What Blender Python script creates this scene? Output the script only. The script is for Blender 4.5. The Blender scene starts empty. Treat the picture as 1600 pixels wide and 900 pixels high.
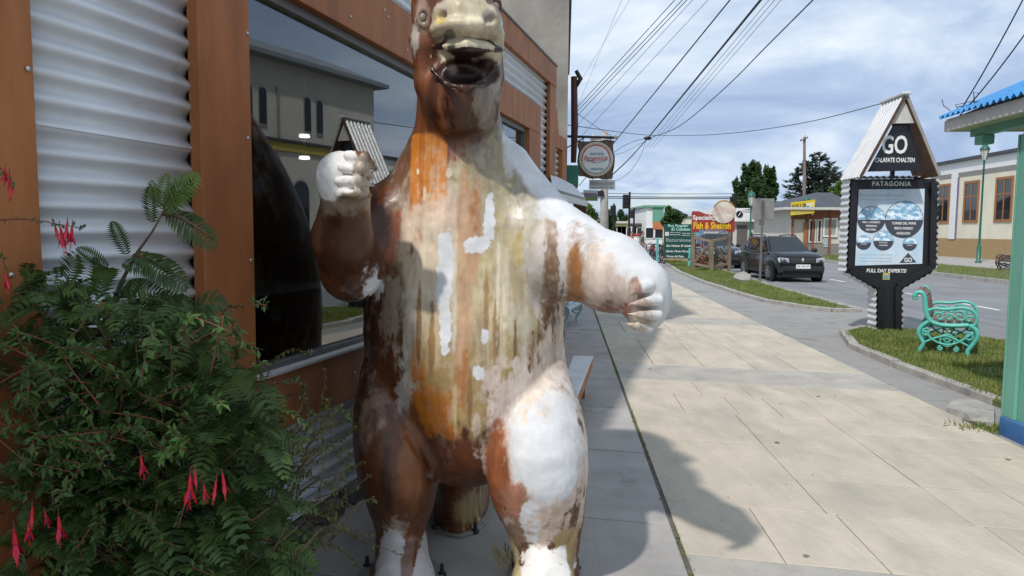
import bpy, math, random
import numpy as np
from mathutils import Vector, Matrix

# ------------------------------------------------------------------ camera
FPX, CAMZ = 1110.0, 1.7
PITCH, ROLL = math.radians(4.64), math.radians(0.4)
scene = bpy.context.scene
COL = scene.collection
_F = Vector((0, math.cos(PITCH), -math.sin(PITCH)))
_R0 = Vector((1, 0, 0)); _U0 = Vector((0, math.sin(PITCH), math.cos(PITCH)))
_R = math.cos(ROLL) * _R0 + math.sin(ROLL) * _U0
_U = -math.sin(ROLL) * _R0 + math.cos(ROLL) * _U0
cam_d = bpy.data.cameras.new('camera')
cam = bpy.data.objects.new('camera', cam_d); COL.objects.link(cam)
cam_d.sensor_width = 36.0; cam_d.lens = FPX / 1600 * 36.0
cam_d.clip_start = 0.05; cam_d.clip_end = 3000
cam.matrix_world = Matrix(((_R.x, _U.x, -_F.x, 0), (_R.y, _U.y, -_F.y, 0), (_R.z, _U.z, -_F.z, CAMZ), (0, 0, 0, 1)))
scene.camera = cam

# ------------------------------------------------------------------ sky and sun
SUN = Vector((-0.53, -0.70, 1.0)).normalized()          # towards the sun
world = bpy.data.worlds.new('World'); scene.world = world; world.use_nodes = True
wt = world.node_tree; wn_ = wt.nodes; wl = wt.links
wn_.clear()
def WN(t, **k):
    n = wn_.new(t)
    for a, b in k.items(): setattr(n, a, b)
    return n
sky = WN('ShaderNodeTexSky'); sky.sky_type = 'NISHITA'; sky.sun_disc = False
sky.sun_elevation = math.asin(SUN.z); sky.sun_rotation = math.atan2(SUN.x, SUN.y)
sky.air_density = 1.0; sky.dust_density = 0.6; sky.ozone_density = 1.5
bg = WN('ShaderNodeBackground'); bg.inputs[1].default_value = 0.10
wo = WN('ShaderNodeOutputWorld'); wl.new(bg.outputs[0], wo.inputs[0])
tc = WN('ShaderNodeTexCoord'); sep = WN('ShaderNodeSeparateXYZ'); wl.new(tc.outputs['Generated'], sep.inputs[0])
def wmath(op, a, b=None, clamp=False):
    n = WN('ShaderNodeMath'); n.operation = op; n.use_clamp = clamp
    for i, q in enumerate((a, b)):
        if q is None: continue
        if isinstance(q, (int, float)): n.inputs[i].default_value = q
        else: wl.new(q, n.inputs[i])
    return n.outputs[0]
zz = wmath('ADD', wmath('MAXIMUM', sep.outputs[2], 0.0), 0.16)
cx = wmath('DIVIDE', sep.outputs[0], zz); cy = wmath('DIVIDE', sep.outputs[1], zz)
cmb = WN('ShaderNodeCombineXYZ'); wl.new(cx, cmb.inputs[0]); wl.new(cy, cmb.inputs[1]); cmb.inputs[2].default_value = 3.7
def wnoise(scale, detail, rough, dist, off=0.0):
    n = WN('ShaderNodeTexNoise'); n.inputs['Scale'].default_value = scale; n.inputs['Detail'].default_value = detail
    n.inputs['Roughness'].default_value = rough; n.inputs['Distortion'].default_value = dist
    m = WN('ShaderNodeMapping'); m.inputs['Location'].default_value = (off, off * .7, off * .3)
    wl.new(cmb.outputs[0], m.inputs[0]); wl.new(m.outputs[0], n.inputs['Vector']); return n.outputs['Fac']
def wramp(fac, stops):
    r = WN('ShaderNodeValToRGB'); e = r.color_ramp.elements
    while len(e) < len(stops): e.new(0.5)
    for i, (p, c) in enumerate(stops): e[i].position = p; e[i].color = (*c, 1)
    wl.new(fac, r.inputs[0]); return r.outputs[0]
def wmix(fac, a, b):
    n = WN('ShaderNodeMix'); n.data_type = 'RGBA'
    wl.new(fac, n.inputs[0])
    for q, i in ((a, 6), (b, 7)):
        if isinstance(q, tuple): n.inputs[i].default_value = (*q, 1)
        else: wl.new(q, n.inputs[i])
    return n.outputs[2]
cover = wramp(wnoise(0.55, 6, .55, .4), [(.26, (0, 0, 0)), (.46, (1, 1, 1))])
body = wramp(wnoise(0.85, 8, .58, .5, 4.3), [(.31, (2.5, 3.45, 5.2)), (.45, (3.6, 4.6, 6.3)), (.56, (5.2, 6.1, 7.3)), (.70, (7.4, 7.9, 8.4))])
skyb = WN('ShaderNodeMix'); skyb.data_type = 'RGBA'; skyb.blend_type = 'MULTIPLY'; skyb.inputs[0].default_value = 1
wl.new(sky.outputs[0], skyb.inputs[6]); skyb.inputs[7].default_value = (1.0, 1.0, 1.0, 1)
wl.new(wmix(cover, skyb.outputs[2], body), bg.inputs[0])
sun_d = bpy.data.lights.new('sun', 'SUN'); sun_d.energy = 2.45; sun_d.angle = math.radians(1.8); sun_d.color = (1.0, .955, .89)
sun = bpy.data.objects.new('sun', sun_d); COL.objects.link(sun)
sun.rotation_euler = (-SUN).to_track_quat('-Z', 'Y').to_euler(); sun.location = SUN * 30
vs = scene.view_settings
vs.view_transform = 'Standard'; vs.look = 'None'; vs.gamma = 1; vs.use_curve_mapping = False; vs.exposure = 0.40
scene.render.engine = 'CYCLES'
scene.cycles.max_bounces = 7; scene.cycles.diffuse_bounces = 3; scene.cycles.transparent_max_bounces = 16

# ------------------------------------------------------------------ survey: photo measurements to places in the world
def _ray(x, y): return _F + (x - 800) / FPX * _R - (y - 450) / FPX * _U
def G(x, y, z=0.0):                       # point of the ground (height z)
    d = _ray(x, y); t = (z - CAMZ) / d.z; return Vector((d.x * t, d.y * t, z))
def D(x, y, Y):                           # point at world depth Y
    d = _ray(x, y); t = Y / d.y; return Vector((d.x * t, Y, CAMZ + d.z * t))
SA = math.radians(4.2)                    # the street's direction
S = Vector((math.sin(SA), math.cos(SA), 0)); T = Vector((math.cos(SA), -math.sin(SA), 0)); Z = Vector((0, 0, 1))
def ST(s, t, z=0.0): return S * s + T * t + Z * z
WA = math.radians(16.0)                   # the shop front's direction
WD = Vector((math.sin(WA), math.cos(WA), 0)); WNRM = Vector((math.cos(WA), -math.sin(WA), 0)); W0 = Vector((-1.05, 4.23, 0))
def WP(u, z, off=0.0): return W0 + WD * u + WNRM * off + Z * z

# ------------------------------------------------------------------ helpers
class MB:
    def __init__(s, M=None): s.v = []; s.f = []; s.M = M
    def add(s, vs, fs):
        o = len(s.v)
        s.v += [tuple(s.M @ Vector(v)) if s.M else tuple(v) for v in vs]
        s.f += [tuple(i + o for i in f) for f in fs]; return s
    def par(s, o, a, b, c):               # parallelepiped: corner and three edges
        o, a, b, c = map(Vector, (o, a, b, c))
        P = [o, o + a, o + a + b, o + b, o + c, o + a + c, o + a + b + c, o + b + c]
        fl = [(0, 3, 2, 1), (4, 5, 6, 7), (0, 1, 5, 4), (1, 2, 6, 5), (2, 3, 7, 6), (3, 0, 4, 7)]
        if a.cross(b).dot(c) < 0: fl = [f[::-1] for f in fl]
        return s.add(P, fl)
    def box(s, c, d): return s.par(Vector(c) - Vector(d) / 2, (d[0], 0, 0), (0, d[1], 0), (0, 0, d[2]))
    def bar(s, a, b, w, h, up=(0, 0, 1)):  # rectangular bar from a to b
        a, b = Vector(a), Vector(b); d = b - a; r = d.cross(Vector(up))
        if r.length < 1e-6: r = d.cross(Vector((1, 0, 0)))
        r.normalize(); u = r.cross(d).normalized()
        return s.par(a - r * w / 2 - u * h / 2, d, r * w, u * h)
    def prism(s, poly, vec):
        poly = [Vector(p) for p in poly]; vec = Vector(vec); n = len(poly)
        nrm = Vector((0, 0, 0))
        for i in range(n): nrm += (poly[i] - poly[0]).cross(poly[(i + 1) % n] - poly[0])
        fs = [tuple(range(n))[::-1], tuple(range(n, 2 * n))] + [(i, (i + 1) % n, n + (i + 1) % n, n + i) for i in range(n)]
        if nrm.dot(vec) < 0: fs = [f[::-1] for f in fs]
        return s.add(poly + [p + vec for p in poly], fs)
    def tube(s, pts, r, n=8, caps=True, flat=1.0):
        pts = [Vector(p) for p in pts]; m = len(pts); rs = r if isinstance(r, (list, tuple)) else [r] * m
        V = []; prev = None
        for i, p in enumerate(pts):
            t = (pts[min(i + 1, m - 1)] - pts[max(i - 1, 0)])
            t = t.normalized() if t.length > 1e-9 else Vector((0, 0, 1))
            if prev is None:
                a = t.cross(Vector((0, 0, 1)))
                if a.length < .05: a = t.cross(Vector((0, 1, 0)))
            else: a = prev - t * prev.dot(t)
            a.normalize(); prev = a; b = t.cross(a)
            for k in range(n):
                q = 2 * math.pi * k / n; V.append(p + a * math.cos(q) * rs[i] + b * math.sin(q) * rs[i] * flat)
        Fs = [(i * n + k, i * n + (k + 1) % n, (i + 1) * n + (k + 1) % n, (i + 1) * n + k) for i in range(m - 1) for k in range(n)]
        if caps: Fs += [tuple(range(n))[::-1], tuple(range((m - 1) * n, m * n))]
        return s.add(V, Fs)
    def lathe(s, prof, n=16, c=(0, 0, 0), ax=(0, 0, 1)):
        c = Vector(c); ax = Vector(ax).normalized(); a = ax.orthogonal().normalized(); b = ax.cross(a); V = []
        for r, h in prof:
            for k in range(n):
                q = 2 * math.pi * k / n; V.append(c + ax * h + (a * math.cos(q) + b * math.sin(q)) * r)
        m = len(prof)
        Fs = [(i * n + k, i * n + (k + 1) % n, (i + 1) * n + (k + 1) % n, (i + 1) * n + k) for i in range(m - 1) for k in range(n)]
        Fs += [tuple(range(n))[::-1], tuple(range((m - 1) * n, m * n))]
        return s.add(V, Fs)
    def grid(s, fn, nu, nv):
        V = [fn(i / nu, j / nv) for i in range(nu + 1) for j in range(nv + 1)]
        Fs = [(i * (nv + 1) + j, (i + 1) * (nv + 1) + j, (i + 1) * (nv + 1) + j + 1, i * (nv + 1) + j + 1) for i in range(nu) for j in range(nv)]
        return s.add(V, Fs)
    def ball(s, c, r, n=10, m=7):
        c = Vector(c); r = r if isinstance(r, (tuple, list)) else (r, r, r)
        V = [c + Vector((r[0] * math.sin(math.pi * j / m) * math.cos(2 * math.pi * k / n), r[1] * math.sin(math.pi * j / m) * math.sin(2 * math.pi * k / n), r[2] * math.cos(math.pi * j / m))) for j in range(1, m) for k in range(n)]
        V += [c + Vector((0, 0, r[2])), c - Vector((0, 0, r[2]))]; t = (m - 1) * n; b = t + 1
        Fs = [(j * n + k, (j + 1) * n + k, (j + 1) * n + (k + 1) % n, j * n + (k + 1) % n) for j in range(m - 2) for k in range(n)]
        Fs += [(t, k, (k + 1) % n) for k in range(n)] + [(b, (m - 2) * n + (k + 1) % n, (m - 2) * n + k) for k in range(n)]
        return s.add(V, Fs)
    def build(s, name, mat, parent=None, smooth=False, world=True, bevel=0):
        me = bpy.data.meshes.new(name); V = s.v
        if parent is not None and world:
            M = Matrix.Identity(4); q = parent
            while q is not None: M = q.matrix_basis @ M; q = q.parent
            Mi = M.inverted(); V = [tuple(Mi @ Vector(v)) for v in V]
        me.from_pydata(V, [], s.f); me.update()
        if smooth: me.polygons.foreach_set('use_smooth', [True] * len(me.polygons))
        if mat is not None: me.materials.append(mat)
        o = bpy.data.objects.new(name, me); COL.objects.link(o); o.parent = parent
        if bevel:
            b = o.modifiers.new('b', 'BEVEL'); b.width = bevel; b.segments = 2; b.limit_method = 'ANGLE'
        return o
def tag(o, label=None, cat=None, group=None, kind=None):
    if label: o['label'] = label
    if cat: o['category'] = cat
    if group: o['group'] = group
    if kind: o['kind'] = kind
    return o
def thing(name, label, cat, loc=(0, 0, 0), rz=0.0, group=None):
    o = bpy.data.objects.new(name, None); COL.objects.link(o); o.location = loc; o.rotation_euler = (0, 0, rz)
    o.empty_display_size = .2
    o.matrix_basis = Matrix.Translation(Vector(loc)) @ Matrix.Rotation(rz, 4, 'Z')
    return tag(o, label, cat, group)
def copy_tree(o, parent=None):
    c = o.copy(); COL.objects.link(c); c.parent = parent
    for ch in list(o.children): copy_tree(ch, c)
    return c
def place(o, loc, rz):
    o.location = loc; o.rotation_euler = (0, 0, rz)
    return o

# ------------------------------------------------------------------ materials
def mat(name, col, rough=.6, metal=0.0, var=.12, vscale=6.0, bump=0.0, bscale=40.0, rand=0.0, stretch=(1, 1, 1), dirt=None, coat=0.0, spec=.5, trans=0.0, ior=1.5, emit=None, sheen=0, coord='Object', col2=None, c2scale=2.0, c2lo=.5, c2hi=.6):
    m = bpy.data.materials.new(name); m.use_nodes = True; nt = m.node_tree; N = nt.nodes; L = nt.links
    b = N['Principled BSDF']
    b.inputs['Roughness'].default_value = rough; b.inputs['Metallic'].default_value = metal
    b.inputs['Coat Weight'].default_value = coat; b.inputs['Coat Roughness'].default_value = .08
    b.inputs['Specular IOR Level'].default_value = spec; b.inputs['Transmission Weight'].default_value = trans; b.inputs['IOR'].default_value = ior
    tcn = N.new('ShaderNodeTexCoord'); mp = N.new('ShaderNodeMapping'); mp.inputs['Scale'].default_value = stretch
    L.new(tcn.outputs[coord], mp.inputs[0])
    def noise(sc, det=4, ro=.55):
        n = N.new('ShaderNodeTexNoise'); n.inputs['Scale'].default_value = sc; n.inputs['Detail'].default_value = det; n.inputs['Roughness'].default_value = ro
        L.new(mp.outputs[0], n.inputs['Vector']); return n.outputs['Fac']
    def mixc(fac, a, c, mode='MIX'):
        n = N.new('ShaderNodeMix'); n.data_type = 'RGBA'; n.blend_type = mode
        for q, i in ((fac, 0), (a, 6), (c, 7)):
            if isinstance(q, tuple): n.inputs[i].default_value = (*q, 1)
            elif isinstance(q, (int, float)): n.inputs[i].default_value = q
            else: L.new(q, n.inputs[i])
        return n.outputs[2]
    def rng(fac, a, c, lo, hi):
        n = N.new('ShaderNodeMapRange'); n.inputs[1].default_value = a; n.inputs[2].default_value = c; n.inputs[3].default_value = lo; n.inputs[4].default_value = hi
        L.new(fac, n.inputs[0]); return n.outputs[0]
    c = col
    if col2 is not None: c = mixc(rng(noise(c2scale, 5, .6), c2lo, c2hi, 0, 1), c, col2)
    if var > 0:
        lo = tuple([1 - var] * 3); hi = tuple([1 + var] * 3)
        c = mixc(1.0, c, mixc(rng(noise(vscale), .3, .7, 0, 1), lo, hi), 'MULTIPLY')
    if rand > 0:
        oi = N.new('ShaderNodeObjectInfo'); c = mixc(1.0, c, mixc(oi.outputs['Random'], tuple([1 - rand] * 3), (1 + rand, 1 + rand * .95, 1 + rand * .85)), 'MULTIPLY')
    if dirt is not None:
        dc, dsc, lo, hi = dirt; c = mixc(rng(noise(dsc, 7, .65), lo, hi, 0, 1), c, dc)
    if isinstance(c, tuple): b.inputs['Base Color'].default_value = (*c, 1)
    else: L.new(c, b.inputs['Base Color'])
    if bump > 0:
        bn = N.new('ShaderNodeBump'); bn.inputs['Strength'].default_value = bump; bn.inputs['Distance'].default_value = .02
        L.new(noise(bscale, 5), bn.inputs['Height']); L.new(bn.outputs[0], b.inputs['Normal'])
    if emit is not None:
        b.inputs['Emission Color'].default_value = (*emit[0], 1); b.inputs['Emission Strength'].default_value = emit[1]
    return m
def leafmat(name, col, col2, trans=.35, rough=.5):
    m = mat(name, col, rough, var=.25, vscale=3, col2=col2, c2scale=5, c2lo=.4, c2hi=.65, spec=.3)
    nt = m.node_tree; N = nt.nodes; L = nt.links; b = N['Principled BSDF']
    t = N.new('ShaderNodeBsdfTranslucent'); src = b.inputs['Base Color'].links[0].from_socket; L.new(src, t.inputs[0])
    mx = N.new('ShaderNodeMixShader'); mx.inputs[0].default_value = trans
    L.new(b.outputs[0], mx.inputs[1]); L.new(t.outputs[0], mx.inputs[2]); L.new(mx.outputs[0], N['Material Output'].inputs[0]); return m
M = {}
def defm(k, *a, **kw): M[k] = mat(k, *a, **kw)
defm('slab', (.505, .445, .36), .8, var=.12, vscale=4, bump=.45, bscale=26, rand=.06, dirt=((.36, .33, .275), 1.6, .50, .75), stretch=(1, .45, 1), coord='Object')
defm('slab_grey', (.37, .35, .33), .85, var=.16, vscale=2.2, bump=.25, bscale=45, rand=.07, dirt=((.2, .19, .18), 3, .58, .75))
defm('joint', (.12, .11, .095), .95, var=.3, vscale=20)
defm('asphalt', (.225, .225, .23), .9, var=.14, vscale=.5, bump=.5, bscale=120, dirt=((.17, .17, .172), .6, .55, .7))
defm('apron', (.30, .29, .275), .9, var=.18, vscale=1.2, bump=.5, bscale=90, dirt=((.13, .125, .12), 1.2, .55, .72))
defm('earth', (.2, .18, .13), .95, var=.2, vscale=.3)
defm('kerb', (.36, .34, .31), .9, var=.2, vscale=5, bump=.4, bscale=40, dirt=((.16, .15, .12), 3, .55, .72))
defm('paint_white', (.7, .7, .68), .7, var=.1, vscale=8, dirt=((.25, .25, .25), 9, .55, .7))
defm('turf', (.11, .14, .04), .95, var=.35, vscale=9, bump=.6, bscale=60, dirt=((.16, .135, .07), 2.2, .5, .68))
defm('wood', (.35, .13, .044), .55, var=.22, vscale=7, stretch=(1, 1, .25), bump=.12, bscale=50, dirt=((.15, .055, .025), 4, .58, .8), spec=.35)
defm('corrug', (.67, .69, .71), .5, metal=.2, bump=.25, bscale=2.2, var=.10, vscale=2.5, dirt=((.36, .37, .38), 2.5, .58, .8))
defm('screw', (.6, .6, .6), .35, metal=.8, var=0)
defm('frame_grey', (.13, .125, .12), .45, var=.1)
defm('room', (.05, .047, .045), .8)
defm('room_white', (.3, .3, .29), .7)
defm('stone', (.13, .12, .11), .95, var=.35, vscale=7, bump=.8, bscale=18, rand=.25)
defm('concrete_wall', (.27, .255, .225), .9, var=.22, vscale=1.3, bump=.3, bscale=14, dirt=((.17, .155, .13), .9, .45, .7))
defm('burgundy', (.07, .018, .015), .6)
defm('black', (.012, .012, .013), .45, var=.2)
defm('black_gloss', (.012, .012, .014), .25, var=.1)
defm('rubber', (.015, .015, .015), .85)
defm('iron', (.03, .035, .04), .5, metal=.3)
defm('awning_green', (.015, .16, .095), .45, dirt=((.03, .11, .08), 2, .55, .7))
defm('gold', (.34, .20, .035), .5)
defm('white', (.75, .75, .74), .6, var=.06)
defm('whitish', (.6, .61, .62), .55, var=.1)
defm('cream', (.70, .66, .52), .85, var=.06, vscale=1.2)
defm('cream_grey', (.56, .53, .46), .85, var=.06, vscale=1)
defm('ochre', (.36, .25, .12), .85, var=.1)
defm('yellow', (.62, .47, .02), .6)
defm('yellow_stripe', (.48, .38, .08), .7)
defm('red_sign', (.3, .035, .03), .6, var=.15)
defm('dark_green', (.012, .065, .055), .5)
defm('teal_light', (.12, .45, .43), .5)
defm('mint', (.42, .75, .62), .6)
defm('letter_white', (.8, .8, .78), .6, var=0)
defm('letter_grey', (.35, .4, .42), .6, var=0)
defm('letter_red', (.5, .06, .05), .6, var=0)
defm('letter_blue', (.12, .35, .45), .6, var=0)
defm('letter_yellow', (.8, .52, .02), .6, var=0)
defm('letter_black', (.02, .02, .02), .6, var=0)
defm('old_wood', (.2, .155, .115), .85, var=.3, vscale=10, stretch=(1, 1, .2), bump=.3, bscale=40)
defm('rough_wood', (.13, .095, .07), .9, var=.5, vscale=14, bump=.6, bscale=30)
defm('disc_cream', (.58, .5, .4), .6, dirt=((.5, .25, .18), 4, .55, .8))
defm('disc_pink', (.62, .47, .4), .6, var=.12, vscale=3, dirt=((.72, .66, .55), 3.5, .45, .6))
defm('teal_paint', (.10, .46, .38), .42, var=.1, dirt=((.08, .34, .28), 5, .58, .75))
defm('kiosk_teal', (.145, .37, .285), .55, var=.12, vscale=3, stretch=(1, 1, .3), dirt=((.12, .27, .22), 5, .6, .8))
defm('plinth_blue', (.045, .15, .36), .6, var=.15)
defm('roof_blue', (.05, .25, .56), .4, var=.15, vscale=3)
defm('trim_white', (.55, .53, .49), .65, var=.1)
defm('soffit', (.28, .36, .22), .8)
defm('bench_wood', (.2, .10, .075), .7, var=.25, vscale=10, dirt=((.32, .24, .2), 6, .5, .7))
defm('pale_blue', (.42, .53, .58), .5)
defm('lamp_green', (.012, .12, .085), .4)
defm('lamp_glass', (.55, .55, .5), .2, var=0)
defm('roof_dark', (.07, .075, .085), .8, var=.2, vscale=2)
defm('roof_grey', (.22, .24, .27), .6, var=.1)
defm('brick_red', (.25, .095, .06), .85, var=.2)
defm('brown_door', (.33, .14, .05), .6)
defm('grey_panel', (.26, .25, .235), .5, metal=.2, var=.15)
defm('concrete_pole', (.36, .345, .32), .9, var=.15, vscale=4)
defm('timber_pole', (.17, .125, .105), .9, var=.3, vscale=6, stretch=(1, 1, .1))
defm('glass_dark', (.02, .024, .028), .06, var=0, spec=.7)
defm('glass', (.82, .88, .86), .0, var=0, trans=1.0, ior=1.85)
defm('bark', (.09, .07, .055), .95, var=.3, vscale=8, bump=.5, bscale=30)
defm('wire', (.02, .02, .022), .6, var=0)
defm('steel', (.5, .5, .5), .35, metal=.9, var=.1)

# ------------------------------------------------------------------ lettering (made first, while the scene is small)
_TXT = {}
def text_mesh(body, shear=0.0, bold=0.0, spacing=1.0):
    k = (body, shear, bold, spacing)
    if k in _TXT: return _TXT[k]
    cu = bpy.data.curves.new('lettering', 'FONT'); cu.body = body; cu.size = 1.0; cu.align_x = 'CENTER'; cu.align_y = 'CENTER'
    cu.shear = shear; cu.offset = bold; cu.extrude = 0.02; cu.space_character = spacing; cu.resolution_u = 3
    o = bpy.data.objects.new('lettering', cu); COL.objects.link(o)
    dg = bpy.context.evaluated_depsgraph_get()
    me = bpy.data.meshes.new_from_object(o.evaluated_get(dg)); bpy.data.objects.remove(o); bpy.data.curves.remove(cu)
    xs = [v.co.x for v in me.vertices]; ys = [v.co.y for v in me.vertices]
    _TXT[k] = (me, max(xs) - min(xs), max(ys) - min(ys), (max(xs) + min(xs)) / 2, (max(ys) + min(ys)) / 2); return _TXT[k]
def lettering(body, c, right, up, w, h, m, parent, depth=.004, **kw):
    """letters centred at c, fitted to the width w and height h, standing proud of the face"""
    me, tw, thh, ox, oy = text_mesh(body, **kw); me = me.copy(); me.materials.clear(); me.materials.append(m); me.name = 'lettering'
    c, r, u = Vector(c), Vector(right).normalized(), Vector(up).normalized(); n = r.cross(u)
    Mi = Matrix.Identity(4); q = parent
    while q is not None: Mi = q.matrix_basis @ Mi; q = q.parent
    Mi = Mi.inverted()
    for v in me.vertices:
        v.co = Mi @ (c + r * ((v.co.x - ox) * w / tw) + u * ((v.co.y - oy) * h / thh) + n * (v.co.z / .02 * depth / 2 + depth / 2))
    o = bpy.data.objects.new('lettering', me); COL.objects.link(o); o.parent = parent; return o
for b in ('GO', 'PATAGONIA'): text_mesh(b)

# ------------------------------------------------------------------ ground, road, pavements
random.seed(7)
ROADZ = -.10
def sheet(name, pts, z, m, kind='structure', thick=0.02):
    o = MB().prism([(p[0], p[1], z - thick) for p in pts], (0, 0, thick)).build(name, m); tag(o, kind=kind); return o
sheet('ground', [(-1500, -1500), (1500, -1500), (1500, 1500), (-1500, 1500)], -.16, M['earth'])
def stq(s0, s1, t0, t1): return [ST(s0, t0), ST(s0, t1), ST(s1, t1), ST(s1, t0)]
sheet('road', stq(-60, 400, 6.95, 15.7), ROADZ, M['asphalt'])
sheet('cross_street', stq(50, 60, -60, 6.94), ROADZ - .004, M['asphalt'])
sheet('driveway', stq(-12, 50, 3.60, 6.94), -.035, M['apron'], thick=.1)
# far side of the road
sheet('far_verge', stq(-60, 300, 15.9, 20.4), .03, M['turf'], thick=.2)
sheet('far_pavement', stq(-60, 300, 20.4, 27.5), .05, M['slab_grey'], thick=.2)
tag(MB().par(ST(-60, 15.7, -.12), S * 360, T * .2, Z * .17).build('far_kerb', M['kerb']), kind='structure')
for i in range(26):
    s = 2 + i * 3.1
    o = MB().prism([Vector((p.x, p.y, ROADZ + .001)) for p in stq(s, s + 1.5, 10.2, 10.32)], (0, 0, .003)).build('road_marking', M['paint_white']); tag(o, kind='structure')
for k in range(4):
    o = MB().prism([Vector((p.x, p.y, ROADZ + .001)) for p in stq(13.6 + k * .05, 15.6 + k * .05, 11.4 + k * .9, 11.8 + k * .9)], (0, 0, .003)).build('road_marking', M['paint_white']); tag(o, kind='structure')
# pavement of stamped slabs; joints are real gaps over a dark bed
SKEW = .13
def PV(t, q, z=0.0): return ST(q - SKEW * t, t, z)
bed = MB().prism([PV(-3.2, -8, -.05), PV(3.66, -8, -.05), PV(3.66, 48, -.05), PV(-3.2, 48, -.05)], (0, 0, .038)).build('pavement', M['joint']); tag(bed, kind='structure')
_unit = {}
def slab(t0, t1, q0, q1, m, gap=.004, top=0.0):
    t0 += gap; t1 -= gap; q0 += gap; q1 -= gap
    mb = MB(); e = .004
    P = [PV(t0, q0), PV(t1, q0), PV(t1, q1), PV(t0, q1)]; I = [PV(t0 + e, q0 + e), PV(t1 - e, q0 + e), PV(t1 - e, q1 - e), PV(t0 + e, q1 - e)]
    V = [(p.x, p.y, -.03) for p in P] + [(p.x, p.y, top - .003) for p in P] + [(p.x, p.y, top) for p in I]
    fs = [(i, (i + 1) % 4, 4 + (i + 1) % 4, 4 + i) for i in range(4)] + [(4 + i, 4 + (i + 1) % 4, 8 + (i + 1) % 4, 8 + i) for i in range(4)] + [(8, 9, 10, 11)]
    mb.add(V, fs); return mb.build('slab', M[m], bed)
strips = [(-3.1, -2.2), (2.85, 3.78), (8.31, 9.24), (13.6, 14.5), (18.9, 19.8), (24.2, 25.1), (29.5, 30.4), (34.8, 35.7), (40.1, 41.0)]
defm('slab_band', (.40, .375, .335), .85, var=.14, vscale=3, bump=.3, bscale=40, rand=.05, dirt=((.28, .26, .235), 2, .55, .75))
for a, b in strips: slab(.66, 3.66, a, b, 'slab_band')
fields = [(strips[i][1], strips[i + 1][0]) for i in range(len(strips) - 1)]
for fi, (a, b) in enumerate(fields):
    q = a
    while q < b - .01:                                    # courses of staggered stamped slabs
        q2 = q + random.choice((.75, .95, 1.15, 1.4)) * (1 if fi < 4 else 1.7)
        if b - q2 < .6: q2 = b
        t = .66
        while t < 3.65:
            t2 = t + random.choice((.38, .5, .62, .8, .95))
            if 3.66 - t2 < .32: t2 = 3.66
            tp = random.uniform(-.0012, .0012); g = .0025 if random.random() < .7 else .0042
            if t2 - t > .45 and q2 - q > .9 and random.random() < .35 and fi < 4:
                qm = q + (q2 - q) * random.uniform(.4, .6); slab(t, t2, q, qm, 'slab', gap=g, top=tp); slab(t, t2, qm, q2, 'slab', gap=g, top=-tp)
            else: slab(t, t2, q, q2, 'slab', gap=g, top=tp)
            t = t2
        q = q2
q = -8.0; k = 0
while q < 46:
    q2 = q + (1.35 if q < 14 else 2.7)
    for t0, t1 in ((-.78, .64), (-2.1, -.78), (-3.2, -2.1)):
        if t1 < -.7 and q > 6.5: continue
        slab(t0, t1, q + (.35 if t1 < -.7 else 0), q2 + (.35 if t1 < -.7 else 0), 'slab_grey', gap=.006, top=random.uniform(-.003, .003))
    q = q2
tag(sheet('pavement_edge', [PV(-30, 8.0), PV(-.785, 8.0), PV(-.785, 46), PV(-30, 46)], -.004, M['slab_grey']), kind='structure')
# weeds of moss in the long joint
# verges with kerbs and grass
def kerb(pts, w=.13, z0=-.15, z1=.05, name='kerb'):
    k = MB()
    for i in range(len(pts) - 1):
        a, b = Vector(pts[i]), Vector(pts[i + 1]); L_ = (b - a).length; n = max(1, round(L_ / .9)); d = (b - a) / n
        r = Vector((d.y, -d.x, 0)).normalized() * w
        for j in range(n):
            g = d.normalized() * .006; h = z1 + random.uniform(-.008, .008)
            p0 = a + d * j + g
            k.par((p0.x - r.x / 2, p0.y - r.y / 2, z0), d - 2 * g, r, (0, 0, h - z0))
    o = k.build(name, M['kerb'], bevel=.012); tag(o, kind='structure'); return o
def in_poly(x, y, P):
    c = False; j = len(P) - 1
    for i in range(len(P)):
        if (P[i][1] > y) != (P[j][1] > y) and x < (P[j][0] - P[i][0]) * (y - P[i][1]) / (P[j][1] - P[i][1]) + P[i][0]: c = not c
        j = i
    return c
M['grass'] = leafmat('grass', (.15, .215, .045), (.27, .27, .085), .3, .6)
def grass(name, poly, n, h, label, z=.02, bare=()):
    xs = [p[0] for p in poly]; ys = [p[1] for p in poly]; V = []; Fc = []; i = 0
    nz = lambda x, y: math.sin(x * 3.1 + y * 1.7) * math.sin(y * 2.3 - x * .9) 
    while i < n:
        x = random.uniform(min(xs), max(xs)); y = random.uniform(min(ys), max(ys))
        if not in_poly(x, y, poly): n -= .02; continue
        if nz(x, y) > .55 and random.random() < .75: n -= .3; continue
        hh = h * random.uniform(.4, 1.25) * (1 + .5 * nz(x * .7, y * .7)); a = random.uniform(0, 6.28); w = random.uniform(.004, .009) * (1 + h * 4); ln = random.uniform(-.6, .6) * hh
        dx, dy = math.cos(a) * w, math.sin(a) * w; o = len(V)
        V += [(x - dx, y - dy, z), (x + dx, y + dy, z), (x + dy * ln / w * .5 + dx * .4, y - dx * ln / w * .5 + dy * .4, z + hh * .6), (x + dy * ln / w, y - dx * ln / w, z + hh)]
        Fc += [(o, o + 1, o + 2), (o, o + 2, o + 3)]; i += 1
    o = MB().add(V, Fc).build(name, M['grass']); tag(o, label, 'grass', kind='stuff'); return o
isl = [G(*p, .02) for p in ((1318, 519), (1334, 541), (1400, 569), (1470, 595), (1560, 628), (1640, 660), (1720, 600), (1600, 537), (1520, 524), (1440, 516), (1350, 512))]
sheet('island_verge', isl, .02, M['turf'], thick=.16)
kerb([G(1350, 512), G(1318, 519), G(1334, 541), G(1400, 569), G(1470, 595), G(1560, 628)], name='island_kerb')
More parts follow.
